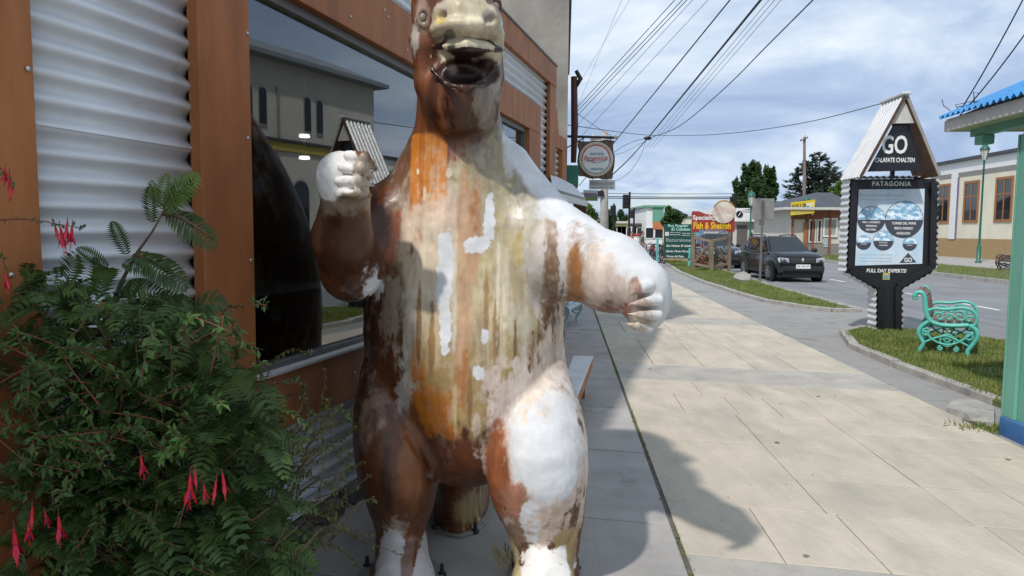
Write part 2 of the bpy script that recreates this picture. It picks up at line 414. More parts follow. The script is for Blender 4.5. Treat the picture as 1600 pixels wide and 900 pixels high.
grass('island_grass', isl, 15000, .055, 'patchy short grass of the kerbed island around the teal bench')
vg = [G(*p, .0) for p in ((1343, 485), (1300, 485), (1250, 479), (1200, 471), (1150, 457), (1100, 441), (1062, 425), (1042, 412), (1040, 404), (1090, 412), (1150, 429), (1200, 446), (1250, 460), (1300, 474))]
sheet('long_verge', vg, .015, M['turf'], thick=.14)
kerb([G(1343, 485), G(1300, 485), G(1250, 479), G(1200, 471), G(1150, 457), G(1100, 441), G(1062, 425), G(1042, 412)], name='verge_kerb')
kerb([G(1343, 485), G(1300, 474), G(1250, 460), G(1200, 446), G(1150, 429), G(1090, 412)], name='verge_road_kerb')
grass('verge_grass', vg, 22000, .07, 'bright grass of the long verge in front of the parked black car', z=.015)
fv = [Vector(p) for p in stq(20, 60, 15.95, 20.3)]
grass('far_grass', fv, 14000, .10, 'mown grass strip on the far side of the road', z=.03)
# broken concrete lumps
def lump(name, poly, z0, h, label, m='kerb'):
    mb = MB(); n = len(poly); random.seed(n * 3)
    V = [(p.x, p.y, z0) for p in poly] + [(p.x + random.uniform(-.03, .03), p.y + random.uniform(-.03, .03), z0 + h * random.uniform(.6, 1.0)) for p in poly]
    c = sum((Vector(p) for p in poly), Vector()) / n; V.append((c.x, c.y, z0 + h))
    fs = [(i, (i + 1) % n, n + (i + 1) % n, n + i) for i in range(n)] + [(n + i, n + (i + 1) % n, 2 * n) for i in range(n)]
    o = mb.add(V, fs).build(name, M[m]); tag(o, label, 'concrete'); return o
lump('concrete_lump', [G(*p) for p in ((1478, 640), (1500, 650), (1530, 663), (1552, 668), (1556, 645), (1530, 632), (1500, 626), (1482, 630))], -.035, .085, 'broken grey concrete lump at pavement edge beside the kiosk')
lump('stone_block', [G(*p) for p in ((1146, 437), (1160, 442), (1172, 441), (1174, 433), (1162, 428), (1148, 431))], .0, .12, 'pale flat stone block lying on the long verge')
# moss and weeds growing in the long joint
V = []; Fc = []
for i in range(1500):
    s = random.uniform(3, 16); 
    if math.sin(s * 2.3) + math.sin(s * 5.1) * .6 + random.uniform(-1, 1) < .5: continue
    p = PV(.65 + random.gauss(0, .012), s); h = random.uniform(.004, .016); w = .006; o = len(V); a = random.uniform(0, 6.3)
    V += [(p.x - w * math.cos(a), p.y - w * math.sin(a), -.01), (p.x + w * math.cos(a), p.y + w * math.sin(a), -.01), (p.x + random.uniform(-.01, .01), p.y, h)]; Fc.append((o, o + 1, o + 2))
tag(MB().add(V, Fc).build('joint_weeds', M['grass']), 'fine weeds in the long joint of the pavement', 'weeds', kind='stuff')
V = []; Fc = []
c0 = G(1536, 668)
for i in range(160):
    x = c0.x + random.gauss(0, .12); y = c0.y + random.gauss(0, .07); h = random.uniform(.02, .06); a = random.uniform(0, 6.3); o = len(V); w = .012
    V += [(x - w * math.cos(a), y - w * math.sin(a), -.03), (x + w * math.cos(a), y + w * math.sin(a), -.03), (x + random.uniform(-.04, .04), y + random.uniform(-.04, .04), h)]; Fc.append((o, o + 1, o + 2))
tag(MB().add(V, Fc).build('weed_tuft', M['grass']), 'green weed tuft at the foot of the kiosk plinth', 'weeds', kind='stuff')

# litter, gum spots and pebbles on the pavement
random.seed(31); V = []; Fc = []
for i in range(120):
    p = PV(random.uniform(-.6, 3.6), random.uniform(3.0, 22)); r = random.choice((.006, .009, .013, .02)) * random.uniform(.7, 1.2); n = 6; o = len(V); a0_ = random.uniform(0, 6)
    V += [(p.x + r * math.cos(a0_ + k * 1.047) * random.uniform(.6, 1.2), p.y + r * math.sin(a0_ + k * 1.047) * random.uniform(.6, 1.2), .0028) for k in range(n)] + [(p.x, p.y, .0034 + (r * .5 if random.random() < .3 else 0))]
    Fc += [(o + k, o + (k + 1) % n, o + n) for k in range(n)]
defm('gum', (.17, .155, .14), .9, var=.4, vscale=3)
tag(MB().add(V, Fc).build('pavement_litter', M['gum']), 'small dark gum spots and grit scattered on the pavement', 'grit', kind='stuff')

# ------------------------------------------------------------------ the shop with the corrugated front
def Wpx(x, y, off=0.0):
    d = _ray(x, y); c = Vector((0, 0, CAMZ)); t = ((W0 + WNRM * off - c).dot(WNRM)) / d.dot(WNRM); return c + d * t
shop = thing('shop_building', 'shop clad in grey corrugated metal with brown timber frames and a wide window', 'building', tuple(WP(1.5, 0)))
def wbar(u0, u1, z0, z1, off0, off1, name, m, bevel=.004, parent=None):
    return MB().par(WP(u0, z0, off0), WD * (u1 - u0), WNRM * (off1 - off0), Z * (z1 - z0)).build(name, M[m], parent or shop, bevel=bevel)
def corrugated(u0, u1, z0, z1, off, name='corrugated_panel', pitch=.088, amp=.017, phase=0.0, parent=None):
    mb = MB(); nz = max(8, int((z1 - z0) / pitch * 10)); th = .0025
    pr = [(z0 + (z1 - z0) * i / nz, amp * math.cos(2 * math.pi * ((z1 - z0) * i / nz) / pitch + phase)) for i in range(nz + 1)]
    V = []; Fc = []
    for z, a in pr: V += [WP(u0, z, off + a), WP(u1, z, off + a)]
    for i in range(nz): Fc.append((2 * i, 2 * i + 1, 2 * i + 3, 2 * i + 2))
    b = len(V)
    for z, a in pr: V += [WP(u0, z, off + a - th), WP(u1, z, off + a - th)]
    for i in range(nz): Fc += [(b + 2 * i + 2, b + 2 * i + 3, b + 2 * i + 1, b + 2 * i), (2 * i, 2 * i + 2, b + 2 * i + 2, b + 2 * i), (2 * i + 3, 2 * i + 1, b + 2 * i + 1, b + 2 * i + 3)]
    return mb.add(V, Fc).build(name, M['corrug'], parent or shop, smooth=True)
corrugated(-1.985, -1.19, .1, 2.09, -.006)                    # left bay, lower sheet
corrugated(-1.985, -1.19, .1 + .088 * 22, 3.62, .0)                     # upper sheet laps over it
corrugated(-4.6, -2.33, .1, 3.62, -.004)
corrugated(-.88, 4.9, .12, .69, -.005)                        # under the window
corrugated(-1.20, 5.4, 3.19, 3.62, -.004)                     # over the window
corrugated(4.83, 5.38, .12, 3.195, -.006)                     # right of the window
wbar(-2.34, -1.965, .06, 3.62, .003, .055, 'post', 'wood')
wbar(-1.205, -.86, .06, 3.60, .003, .06, 'post', 'wood')
wbar(4.31, 4.85, .66, 2.875, .004, .058, 'post', 'wood')
wbar(5.355, 5.69, .06, 3.60, .003, .056, 'post', 'wood')
wbar(-.858, 4.848, .67, .965, .003, .057, 'sill_beam', 'wood')
wbar(-.858, 4.848, 2.88, 3.215, .003, .059, 'lintel_beam', 'wood')
wbar(-4.6, 5.69, 3.603, 3.875, .0, .062, 'fascia', 'wood')
wbar(-4.6, 5.70, 3.876, 3.90, -.15, .075, 'parapet_cap', 'frame_grey')
random.seed(3)
for (u, z) in [(-2.08, 1.55), (-1.99, 2.2), (-.89, 1.55), (-.89, 2.12), (-.885, 1.05), (-.875, 2.6), (-.05, 3.1), (.1, 2.95), (.55, 3.12), (.6, 3.09), (.9, 2.95), (1.15, 3.02), (3.4, 3.05), (4.55, 1.9), (4.1, 3.02), (4.6, 2.7), (5.5, 3.0), (5.5, 2.2), (2.0, .8), (.1, .82), (-.5, .8)]:
    MB().lathe([(.004, 0), (.009, .001), (.008, .005), (.003, .007)], 8, WP(u, z, .0595), WNRM).build('screw', M['screw'], shop, smooth=True)
# window: metal frame, panes of thick shop glass, mullion
fr = MB()
for a in ((-.855, 4.305, .966, 1.01), (-.855, 4.305, 2.83, 2.879)): fr.par(WP(a[0], a[2], -.06), WD * (a[1] - a[0]), WNRM * .07, Z * (a[3] - a[2]))
for a in (-.855, 1.78, 4.262): fr.par(WP(a, 1.0105, -.059), WD * .043, WNRM * .066, Z * 1.819)
wf = fr.build('window_frame', M['frame_grey'], shop, bevel=.003)
for a, b in ((-.81, 1.778), (1.825, 4.26)): MB().par(WP(a, 1.012, -.035), WD * (b - a), WNRM * .008, Z * 1.816).build('pane', M['glass'], wf)
sl = MB().par(WP(-.855, .9655, -.02), WD * 5.16, WNRM * .095, Z * .014).build('window_sill', M['trim_white'], shop)
# base of rubble stone
base = wbar(-4.6, 5.69, -.05, .11, -.10, .0, 'plinth', 'stone', bevel=0)
u = -4.6
while u < 5.6:
    l = random.uniform(.22, .42); h = random.uniform(.10, .17)
    mb = MB(); V = []; n = 7
    for k in range(2):
        for i in range(n):
            a = 2 * math.pi * i / n; V.append(WP(u + l / 2 + math.cos(a) * l * .5 * random.uniform(.85, 1.02) * (1 if k == 0 else .8), max(-.02, .05 + math.sin(a) * h * .55 * (1 if k == 0 else .8)), .0 if k == 0 else random.uniform(.06, .10)))
    mb.add(V, [tuple(range(n, 2 * n))] + [(i, (i + 1) % n, n + (i + 1) % n, n + i) for i in range(n)]).build('stone', M['stone'], base); u += l * .97
# shell of the shop and the dark room behind the glass
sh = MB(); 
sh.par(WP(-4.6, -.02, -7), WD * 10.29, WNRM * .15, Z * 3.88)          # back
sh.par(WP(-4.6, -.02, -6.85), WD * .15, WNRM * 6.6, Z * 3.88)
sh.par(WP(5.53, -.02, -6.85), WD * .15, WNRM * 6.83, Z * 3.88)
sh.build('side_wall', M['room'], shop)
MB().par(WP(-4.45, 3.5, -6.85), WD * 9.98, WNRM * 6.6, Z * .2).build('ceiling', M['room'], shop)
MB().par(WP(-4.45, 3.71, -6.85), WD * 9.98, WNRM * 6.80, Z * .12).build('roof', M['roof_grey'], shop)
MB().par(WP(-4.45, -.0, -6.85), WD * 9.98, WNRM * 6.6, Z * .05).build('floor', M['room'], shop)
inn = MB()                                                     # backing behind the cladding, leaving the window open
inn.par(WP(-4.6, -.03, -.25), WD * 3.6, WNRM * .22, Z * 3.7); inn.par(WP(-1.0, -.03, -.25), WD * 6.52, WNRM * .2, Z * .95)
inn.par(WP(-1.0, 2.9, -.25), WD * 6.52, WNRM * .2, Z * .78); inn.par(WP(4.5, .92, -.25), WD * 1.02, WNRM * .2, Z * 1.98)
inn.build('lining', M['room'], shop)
M['lamp_on'] = mat('lamp_on', (.9, .9, .85), .5, var=0, emit=((1, .97, .9), 1.6))
for x, y in ((475, 213), (475, 247)):
    P = Wpx(x, y, -2.2); c = thing('ceiling_lamp', 'upper lit ceiling lamp inside the shop window' if y < 230 else 'lower lit ceiling lamp inside the shop window', 'lamp', tuple(P), group='lamps in the shop')
    MB().lathe([(.005, .02), (.05, .018), (.06, 0), (.055, -.012), (.003, -.018)], 14, P).build('diffuser', M['lamp_on'], c, smooth=True)
    MB().lathe([(.075, .0205), (.078, .035), (.03, .05), (.012, .06), (.012, 3.5 - P.z)], 14, P).build('stem', M['frame_grey'], c)
tbl = thing('display_plinth', 'grey display plinth standing inside the shop window', 'plinth', tuple(WP(-.1, .05, -1.0)))
MB().par(WP(-.25, .05, -1.3), WD * .42, WNRM * .42, Z * 1.2).build('body', M['room_white'], tbl, bevel=.01)
MB().par(WP(-.6, 1.251, -1.5), WD * 1.6, WNRM * .8, Z * .05).build('top', M['room'], tbl, bevel=.01)
# side bay beyond the right post
bay = thing('side_bay', 'low brown framed bay with small corrugated panel next to grey wall', 'building', tuple(WP(6.2, 0)))
def bbar(u0, u1, z0, z1, o0, o1, n, m): return wbar(u0, u1, z0, z1, o0, o1, n, m, parent=bay)
bbar(5.72, 6.70, 2.86, 3.05, -.1, .0, 'lintel', 'wood'); bbar(6.42, 6.70, 0, 2.858, -.1, .0, 'post', 'wood'); bbar(5.72, 5.84, 0, 2.858, -.1, -.001, 'post', 'wood')
corrugated(5.84, 6.42, 1.2, 2.858, -.07, parent=bay); bbar(5.84, 6.42, 0, 1.2, -.1, -.02, 'panel', 'wood')
MB().prism([WP(5.75, 3.051, -.4), WP(6.4, 3.051, -.4), WP(6.25, 3.42, -.4), WP(5.75, 3.42, -.4)], WNRM * .35).build('gable_board', M['wood'], bay, bevel=.005)
# corrugated lean-to awning over the next entrance
aw = thing('corrugated_awning', 'small corrugated metal awning sticking out below the green sign box', 'awning', tuple(WP(6.6, 2.1)))
a0, a1 = Wpx(860, 273, 0.02), Wpx(896, 291, .02); b0, b1 = Wpx(864, 297, .55), Wpx(916, 312, .55); 
def awf(i, j):
    p = a0.lerp(a1, i).lerp(b0.lerp(b1, i), j); return p + Z * .02 * math.cos(2 * math.pi * j * 7)
MB().grid(awf, 4, 70).build('sheet', M['whitish'], aw, smooth=True)
MB().bar(b0 - Z * .05, b1 - Z * .05, .04, .07).build('edge_board', M['whitish'], aw)
MB().prism([a0 - Z * .04, b0 - Z * .1, b0 - Z * .22, a0 - Z * .3], WD * .06).build('bracket', M['old_wood'], aw); MB().prism([a1 - Z * .04, b1 - Z * .1, b1 - Z * .22, a1 - Z * .3], WD * .06).build('bracket', M['old_wood'], aw)
# tall grey rendered house with the green sign box
tall = thing('rendered_house', 'tall blank house wall of weathered grey render behind the shop', 'building', tuple(WP(8, 0, -3)))
MB().par(WP(6.74, 0, -9), S * 7, WNRM * 9.0, Z * 5.5).build('wall', M['concrete_wall'], tall)
MB().par(WP(6.72, 5.501, -9.05), S * 7.1, WNRM * 9.1, Z * .1).build('roof', M['roof_dark'], tall)
for uu in (1.5, 4.6):
    w0_ = WP(6.74, 1.2, 0) + S * uu; w = MB().par(w0_ + T * .001, S * 1.3, T * .04, Z * 1.3).build('window', M['frame_grey'], tall); MB().par(w0_ + T * .0415 + S * .08 + Z * .08, S * 1.14, T * .006, Z * 1.14).build('pane', M['glass_dark'], w)
bs = thing('rolled_banner', 'dark red rolled banner with black cap on the grey wall edge', 'banner', tuple(WP(7.2, 3, .1)))
MB().tube([(WP(6.74, 2.75) + S * 0.4 + T * 0.1), (WP(6.74, 3.3) + S * 0.4 + T * 0.11), (WP(6.74, 4.05) + S * 0.4 + T * 0.09)], [.042, .055, .048], 10).build('cloth', M['burgundy'], bs, smooth=True)
MB().tube([(WP(6.74, 3.9) + S * 0.4 + T * 0.12), (WP(6.74, 4.02) + S * 0.4 + T * 0.19), (WP(6.74, 4.14) + S * 0.4 + T * 0.12)], [.03, .038, .03], 10).build('cap', M['black'], bs, smooth=True)
MB().tube([(WP(6.74, 2.8) + S * 0.48 + T * 0.12), (WP(6.74, 3.9) + S * 0.48 + T * 0.12)], .02, 8).build('pole', M['frame_grey'], bs, smooth=True)
gb = thing('green_sign_box', 'green box canopy with gold tapered underside on the grey wall', 'canopy', tuple(WP(8.2, 2.6)))
p0 = D(882, 251, 11.6); p1 = D(904, 258, 11.6); h = .33; L_ = S * 2.2
q0 = Vector((p0.x - .1, p0.y, p1.z)); q1 = Vector((p1.x, p1.y, p1.z))
MB().par(q0 - Z * h, q1 - q0, L_, Z * h).build('box', M['awning_green'], gb, bevel=.01)
MB().add([q0 - Z * (h + .003), q1 - Z * (h + .003), q1 + L_ - Z * (h + .003), q0 + L_ - Z * (h + .003), q0 - Z * (h + .26) + S * .3, q0.lerp(q1, .45) - Z * (h + .26) + S * .3, q0.lerp(q1, .45) + L_ - Z * (h + .26) - S * .3, q0 + L_ - Z * (h + .26) - S * .3],
         [(0, 1, 2, 3), (0, 4, 5, 1), (1, 5, 6, 2), (2, 6, 7, 3), (7, 6, 5, 4), (3, 7, 4, 0)]).build('underside', M['gold'], gb)
# round sign on an iron arm
hs = thing('hanging_sign', 'round cream sign on a rough board hanging from an iron arm', 'sign', tuple(D(931, 249, 12.6)))
Yh = 12.6; R_ = Vector((1, 0, 0))
def H(x, y, dy=0.0): p = D(x, y, Yh); p.y += dy; return p
MB().tube([H(884, 213), H(959, 215)], .022, 8).build('arm', M['iron'], hs, smooth=True)
MB().tube([H(884, 232), H(915, 214)], .012, 6).build('brace', M['iron'], hs)
for x in (911, 954): MB().tube([H(x, 214), H(x, 222)], .008, 6).build('hanger', M['iron'], hs)
random.seed(5)
edge = []
for i in range(28):
    k = i / 28 * 4; s_, fr_ = int(k), k - int(k)
    c4 = [(903, 219), (960, 220), (959, 279), (905, 276)]; a, b = c4[s_], c4[(s_ + 1) % 4]
    edge.append(H(a[0] + (b[0] - a[0]) * fr_ + random.uniform(-2, 2), a[1] + (b[1] - a[1]) * fr_ + random.uniform(-2, 2)))
MB().prism(edge, (0, .05, 0)).build('board', M['rough_wood'], hs)
dc = H(931, 249, -.04); rr = 26.5 / FPX * Yh
disc = MB().lathe([(.01, 0), (rr * .96, 0), (rr, .012), (rr, .038), (.01, .039)], 40, dc, (0, 1, 0)).build('disc', M['disc_cream'], hs)
def ringp(r0, r1, a0, a1, c, m, n=40, dz=.004, sq=1.0):
    V = []; Fc = []
    for i in range(n + 1):
        a = a0 + (a1 - a0) * i / n
        for r in (r0, r1):
            for d_ in (0, -dz): V.append((c.x + math.cos(a) * r, c.y + d_ - .001, c.z + math.sin(a) * r * sq))
    for i in range(n):
        o = i * 4; Fc += [(o + 1, o + 3, o + 7, o + 5), (o, o + 1, o + 5, o + 4), (o + 3, o + 2, o + 6, o + 7)]
    return MB().add(V, Fc).build('ring', M[m], disc)
MB().lathe([(.005, -.003), (rr * .8, -.003), (rr * .8, .0), (.005, .0005)], 36, dc, (0, 1, 0)).build('face', M['white'], disc)
ringp(rr * .78, rr * .84, -.2, 3.3, dc + Vector((0, -.0035, 0)), 'letter_red'); ringp(rr * .79, rr * .82, 3.4, 6.0, dc + Vector((0, -.0035, 0)), 'letter_blue')
ringp(rr * .9, rr * .93, 3.9, 5.6, dc + Vector((0, -.0035, rr * .62)), 'letter_blue', sq=.9)
lettering('mercado', dc + Vector((.02, -.006, rr * .33)), R_, Z, rr * .8, rr * .2, M['letter_blue'], disc)
lettering('Patagonica', dc + Vector((-.01, -.006, rr * .0)), R_ + Z * .05, Z, rr * 1.35, rr * .42, M['letter_red'], disc, shear=.3)
lettering('restaurant', dc + Vector((.02, -.006, -rr * .56)), R_, Z, rr * .75, rr * .14, M['letter_blue'], disc)
bd = thing('bus_notice_board', 'white board with bus lettering below the round hanging sign', 'sign', tuple(D(940, 288, 12.9)))
A, B = D(921, 281, 12.95), D(961, 296, 12.95)
MB().par((A.x, 12.95, B.z), (B.x - A.x, 0, 0), (0, .03, 0), (0, 0, A.z - B.z)).build('board', M['white'], bd)
lettering('REGULAR A EL CALAFATE', ((A.x + B.x) / 2, 12.949, (A.z * .62 + B.z * .38)), R_, Z, (B.x - A.x) * .9, .055, M['letter_grey'], bd)
lettering('buses todos los dias', ((A.x + B.x) / 2, 12.949, (A.z * .22 + B.z * .78)), R_, Z, (B.x - A.x) * .86, .03, M['letter_grey'], bd)
for x in (926, 955): MB().tube([D(x, 275, 12.96), D(x, 283, 12.96)], .006, 6).build('hanger', M['iron'], bd)
pb = thing('landscape_sign', 'small picture board of a green field under purple hills', 'sign', tuple(D(922, 305, 14)))
A, B = D(912, 297, 14), D(934, 314, 14)
MB().par((A.x, 14, B.z), (B.x - A.x, 0, 0), (0, .03, 0), (0, 0, A.z - B.z)).build('board', M['whitish'], pb)
defm('pic_purple', (.22, .18, .27), .6, var=.3, vscale=20); defm('pic_green', (.2, .27, .08), .6, var=.3, vscale=20)
MB().par((A.x + .01, 13.997, B.z + .01), (B.x - A.x - .02, 0, 0), (0, .003, 0), (0, 0, .07)).build('field', M['pic_green'], pb); MB().par((A.x + .01, 13.997, B.z + .08), (B.x - A.x - .02, 0, 0), (0, .003, 0), (0, 0, .07)).build('hills', M['pic_purple'], pb)
MB().tube([D(912, 303, 14.02) - R_ * .45, D(912, 303, 14.02)], .012, 6).build('arm', M['iron'], pb)
# bench of planks behind the statue
pk = thing('plank_bench', 'low plank bench with pale top beside the shop wall', 'bench', tuple(G(905, 590)))
e0, e1, e2, e3 = G(896, 557, .40), G(927, 558, .40), G(902, 622, .40), G(872, 622, .40)
MB().prism([e0, e1, e2, e3], (0, 0, .012)).build('seat', M['whitish'], pk, bevel=.004)
MB().bar((e1.x - .03, e1.y, .345), (e2.x - .03, e2.y, .345), .05, .105).build('rail', M['wood'], pk, bevel=.004); MB().bar((e0.x + .03, e0.y, .345), (e3.x + .03, e3.y, .345), .05, .105).build('rail', M['wood'], pk, bevel=.004)
for f in (.08, .92):
    a, b = e0.lerp(e3, f), e1.lerp(e2, f); MB().prism([(a.x + .07, a.y, 0), (b.x - .07, b.y, 0), (b.x - .07, b.y, .395), (a.x + .07, a.y, .395)], (0, .05, 0)).build('leg', M['wood'], pk)

# ------------------------------------------------------------------ the teal kiosk at the right
ki = thing('kiosk', 'teal kiosk with blue plinth and blue corrugated roof at the kerb', 'kiosk', tuple(ST(5, 4.8)))
k0, k1, kt0, kt1 = 3.6, 6.33, 3.80, 6.1
MB().par(ST(k0, kt0 + .02, .13), S * (k1 - k0), T * (kt1 - kt0), Z * 2.42).build('wall', M['kiosk_teal'], ki)
MB().par(ST(k0 - .02, kt0 - .02, -.05), S * (k1 - k0 + .04), T * (kt1 - kt0), Z * .18).build('plinth', M['plinth_blue'], ki, bevel=.012)
for s in (k1 - .16, k1 - 1.35, k0 + .01): MB().par(ST(s, kt0 - .012, .131), S * .14, T * .03, Z * 2.40).build('corner_board', M['kiosk_teal'], ki, bevel=.006)
MB().par(ST(k1 + .001, kt0 - .011, .131), S * .02, T * .16, Z * 2.40).build('corner_board', M['kiosk_teal'], ki, bevel=.005)
er = D(1478, 199, 6.95); et = er.x * T.x + er.y * T.y; es = er.x * S.x + er.y * S.y; ez = er.z
sl_ = math.tan(math.radians(24))
def rf(i, j):                                                   # corrugated roof rising away from the pavement
    s = es + .04 - i * 4.2; t = et - .06 + j * 1.5; return ST(s, t, ez + .09 + j * 1.5 * sl_ + .018 * math.cos(i * 4.2 / .09 * 2 * math.pi))
MB().grid(rf, 376, 3).build('roof_sheet', M['roof_blue'], ki, smooth=True)
def rf2(i, j): s = es + .04 - i * 4.2; t = et + 2.98 - j * 1.5; return ST(s, t, ez + .09 + j * 1.5 * sl_ + .018 * math.cos(i * 4.2 / .09 * 2 * math.pi))
MB().grid(rf2, 188, 3).build('roof_sheet', M['roof_blue'], ki, smooth=True)
MB().par(ST(es - 4.2, et, ez - .04), S * 4.2, T * .03, Z * .115).build('fascia', M['trim_white'], ki, bevel=.004)
MB().prism([ST(es + .001, et, ez - .04), ST(es + .001, et + 2.9, ez - .04), ST(es + .001, et + 2.9, ez + .06), ST(es + .001, et + 1.46, ez + .05 + 1.4 * sl_), ST(es + .001, et, ez + .06)], S * .03).build('gable_board', M['trim_white'], ki)
MB().par(ST(es - 4.2, et + .031, ez - .03), S * 4.199, T * 2.85, Z * .03).build('soffit', M['soffit'], ki)
MB().par(ST(es - 1.0, et + .2, ez - .10), S * .95, T * .09, Z * .069).build('purlin', M['kiosk_teal'], ki); MB().par(ST(es - .28, et + .18, ez - .19), S * .12, T * .12, Z * .089).build('bracket', M['kiosk_teal'], ki, bevel=.01)
MB().par(ST(k0 + .5, kt0 - .002, 1.1), S * .8, T * .02, Z * .9).build('shutter', M['pale_blue'], ki, bevel=.004)
mb = MB(); random.seed(8)
for i in range(6):
    b = ST(es - random.uniform(-.02, .3), et + random.uniform(-.02, .2), ez + .16); mb.tube([b, b + Vector((random.uniform(-.1, .1), random.uniform(-.1, .1), random.uniform(.03, .11))), b + Vector((random.uniform(-.15, .15), random.uniform(-.1, .1), random.uniform(.02, .1)))], .004, 4)
tag(mb.build('wire_tangle', M['wire'], ki), kind='stuff')

# ------------------------------------------------------------------ implicit modelling: one continuous surface from blended shapes
class Field:
    def __init__(s, lo, hi, h):
        s.lo = np.array(lo, np.float32); s.h = h; s.n = [int(math.ceil((hi[i] - lo[i]) / h)) + 1 for i in range(3)]
        s.D = np.full(s.n, 9.0, np.float32)
    def _win(s, lo, hi, pad):
        a = [max(0, int((lo[i] - pad - s.lo[i]) / s.h)) for i in range(3)]; b = [min(s.n[i], int((hi[i] + pad - s.lo[i]) / s.h) + 2) for i in range(3)]
        if any(a[i] >= b[i] for i in range(3)): return None
        sl = tuple(slice(a[i], b[i]) for i in range(3))
        ax = [(s.lo[i] + s.h * np.arange(a[i], b[i])).astype(np.float32) for i in range(3)]
        return sl, ax[0][:, None, None], ax[1][None, :, None], ax[2][None, None, :]
    def _mix(s, sl, d, k, sub=False):
        A = s.D[sl]
        if sub:
            d = -d; hh = np.clip(.5 - .5 * (A - d) / k, 0, 1); s.D[sl] = A * (1 - hh) + d * hh + k * hh * (1 - hh)
        else:
            hh = np.clip(.5 + .5 * (A - d) / k, 0, 1); s.D[sl] = A * (1 - hh) + d * hh - k * hh * (1 - hh)
    def cone(s, a, b, r0, r1, k=.03, sub=False):
        a = np.array(a); b = np.array(b); R = max(r0, r1); w = s._win(np.minimum(a, b) - R, np.maximum(a, b) + R, k * 2 + .06)
        if w is None: return
        sl, x, y, z = w; d = b - a; L2 = float(d @ d) + 1e-9
        t = np.clip(((x - a[0]) * d[0] + (y - a[1]) * d[1] + (z - a[2]) * d[2]) / L2, 0, 1)
        dist = np.sqrt((x - a[0] - t * d[0]) ** 2 + (y - a[1] - t * d[1]) ** 2 + (z - a[2] - t * d[2]) ** 2) - (r0 + (r1 - r0) * t)
        s._mix(sl, dist.astype(np.float32), k, sub)
    def chain(s, pts, rs, k=.03):
        for i in range(len(pts) - 1): s.cone(pts[i], pts[i + 1], rs[i], rs[i + 1], k)
    def ell(s, c, r, k=.03, sub=False):
        c = np.array(c); r = np.array(r); w = s._win(c - r, c + r, k * 2 + .06)
        if w is None: return
        sl, x, y, z = w; X, Y, Zz = (x - c[0]) / r[0], (y - c[1]) / r[1], (z - c[2]) / r[2]
        k0 = np.sqrt(X * X + Y * Y + Zz * Zz); k1 = np.sqrt((X / r[0]) ** 2 + (Y / r[1]) ** 2 + (Zz / r[2]) ** 2) + 1e-6
        s._mix(sl, (k0 * (k0 - 1) / k1).astype(np.float32), k, sub)
    def loft(s, st, k=.05):                       # st: (z, cx, cy, half width, half depth), any order
        st = sorted(st); A = np.array(st); zs = A[:, 0]; lo = (A[:, 1] - A[:, 3]).min(), (A[:, 2] - A[:, 4]).min(), zs[0]; hi = (A[:, 1] + A[:, 3]).max(), (A[:, 2] + A[:, 4]).max(), zs[-1]
        w = s._win(lo, hi, k * 2 + .05); sl, x, y, z = w; zf = z.ravel()
        def sm(col):                              # smooth interpolation of the stations
            fine = np.linspace(zs[0], zs[-1], 160); v = np.interp(fine, zs, col)
            for _ in range(14): v[1:-1] = .25 * v[:-2] + .5 * v[1:-1] + .25 * v[2:]
            return np.interp(zf, fine, v)[None, None, :].astype(np.float32)
        cx_, cy_, a, b = (sm(A[:, i]) for i in range(1, 5))
        d = (np.sqrt(((x - cx_) / a) ** 2 + ((y - cy_) / b) ** 2) - 1) * np.minimum(a, b)
        d = np.maximum(d, np.maximum(zs[0] - z, z - zs[-1]))
        s._mix(sl, d.astype(np.float32), k)
    def cut_below(s, z0):
        z = s.lo[2] + s.h * np.arange(s.n[2]); s.D = np.maximum(s.D, (z0 - z)[None, None, :].astype(np.float32))
    def mesh(s):
        D_ = s.D; B = D_ < 0; n = D_.shape
        cs = [(i, j, k) for i in (0, 1) for j in (0, 1) for k in (0, 1)]
        cnt = np.zeros([q - 1 for q in n], np.int8)
        for i, j, k in cs: cnt += B[i:n[0] - 1 + i, j:n[1] - 1 + j, k:n[2] - 1 + k]
        I = np.argwhere((cnt > 0) & (cnt < 8)); idx = np.full(cnt.shape, -1, np.int32); idx[I[:, 0], I[:, 1], I[:, 2]] = np.arange(len(I))
        vals = {c: D_[I[:, 0] + c[0], I[:, 1] + c[1], I[:, 2] + c[2]] for c in cs}
        P = np.zeros((len(I), 3)); Wt = np.zeros(len(I))
        for c in cs:
            for ax in range(3):
                if c[ax] == 0:
                    e = list(c); e[ax] = 1; e = tuple(e); a, b = vals[c], vals[e]; m = (a < 0) != (b < 0); t = a[m] / (a[m] - b[m])
                    q = np.tile(np.array(c, float), (m.sum(), 1)); q[:, ax] += t; P[m] += q; Wt[m] += 1
        V = s.lo + s.h * (I + P / Wt[:, None]); quads = []
        for ax in range(3):
            sa = [slice(None)] * 3; sb = [slice(None)] * 3; sa[ax] = slice(0, n[ax] - 1); sb[ax] = slice(1, n[ax])
            E = np.argwhere(B[tuple(sa)] != B[tuple(sb)]); u, v = [(1, 2), (2, 0), (0, 1)][ax]
            ok = (E[:, u] > 0) & (E[:, v] > 0) & (E[:, u] < n[u] - 1) & (E[:, v] < n[v] - 1); E = E[ok]
            def cell(du, dv):
                q = E.copy(); q[:, u] -= du; q[:, v] -= dv; return idx[q[:, 0], q[:, 1], q[:, 2]]
            Q = np.stack([cell(1, 1), cell(0, 1), cell(0, 0), cell(1, 0)], 1)
            fl = ~B[E[:, 0], E[:, 1], E[:, 2]]; Q[fl] = Q[fl][:, ::-1]; quads.append(Q)
        return V, np.concatenate(quads)
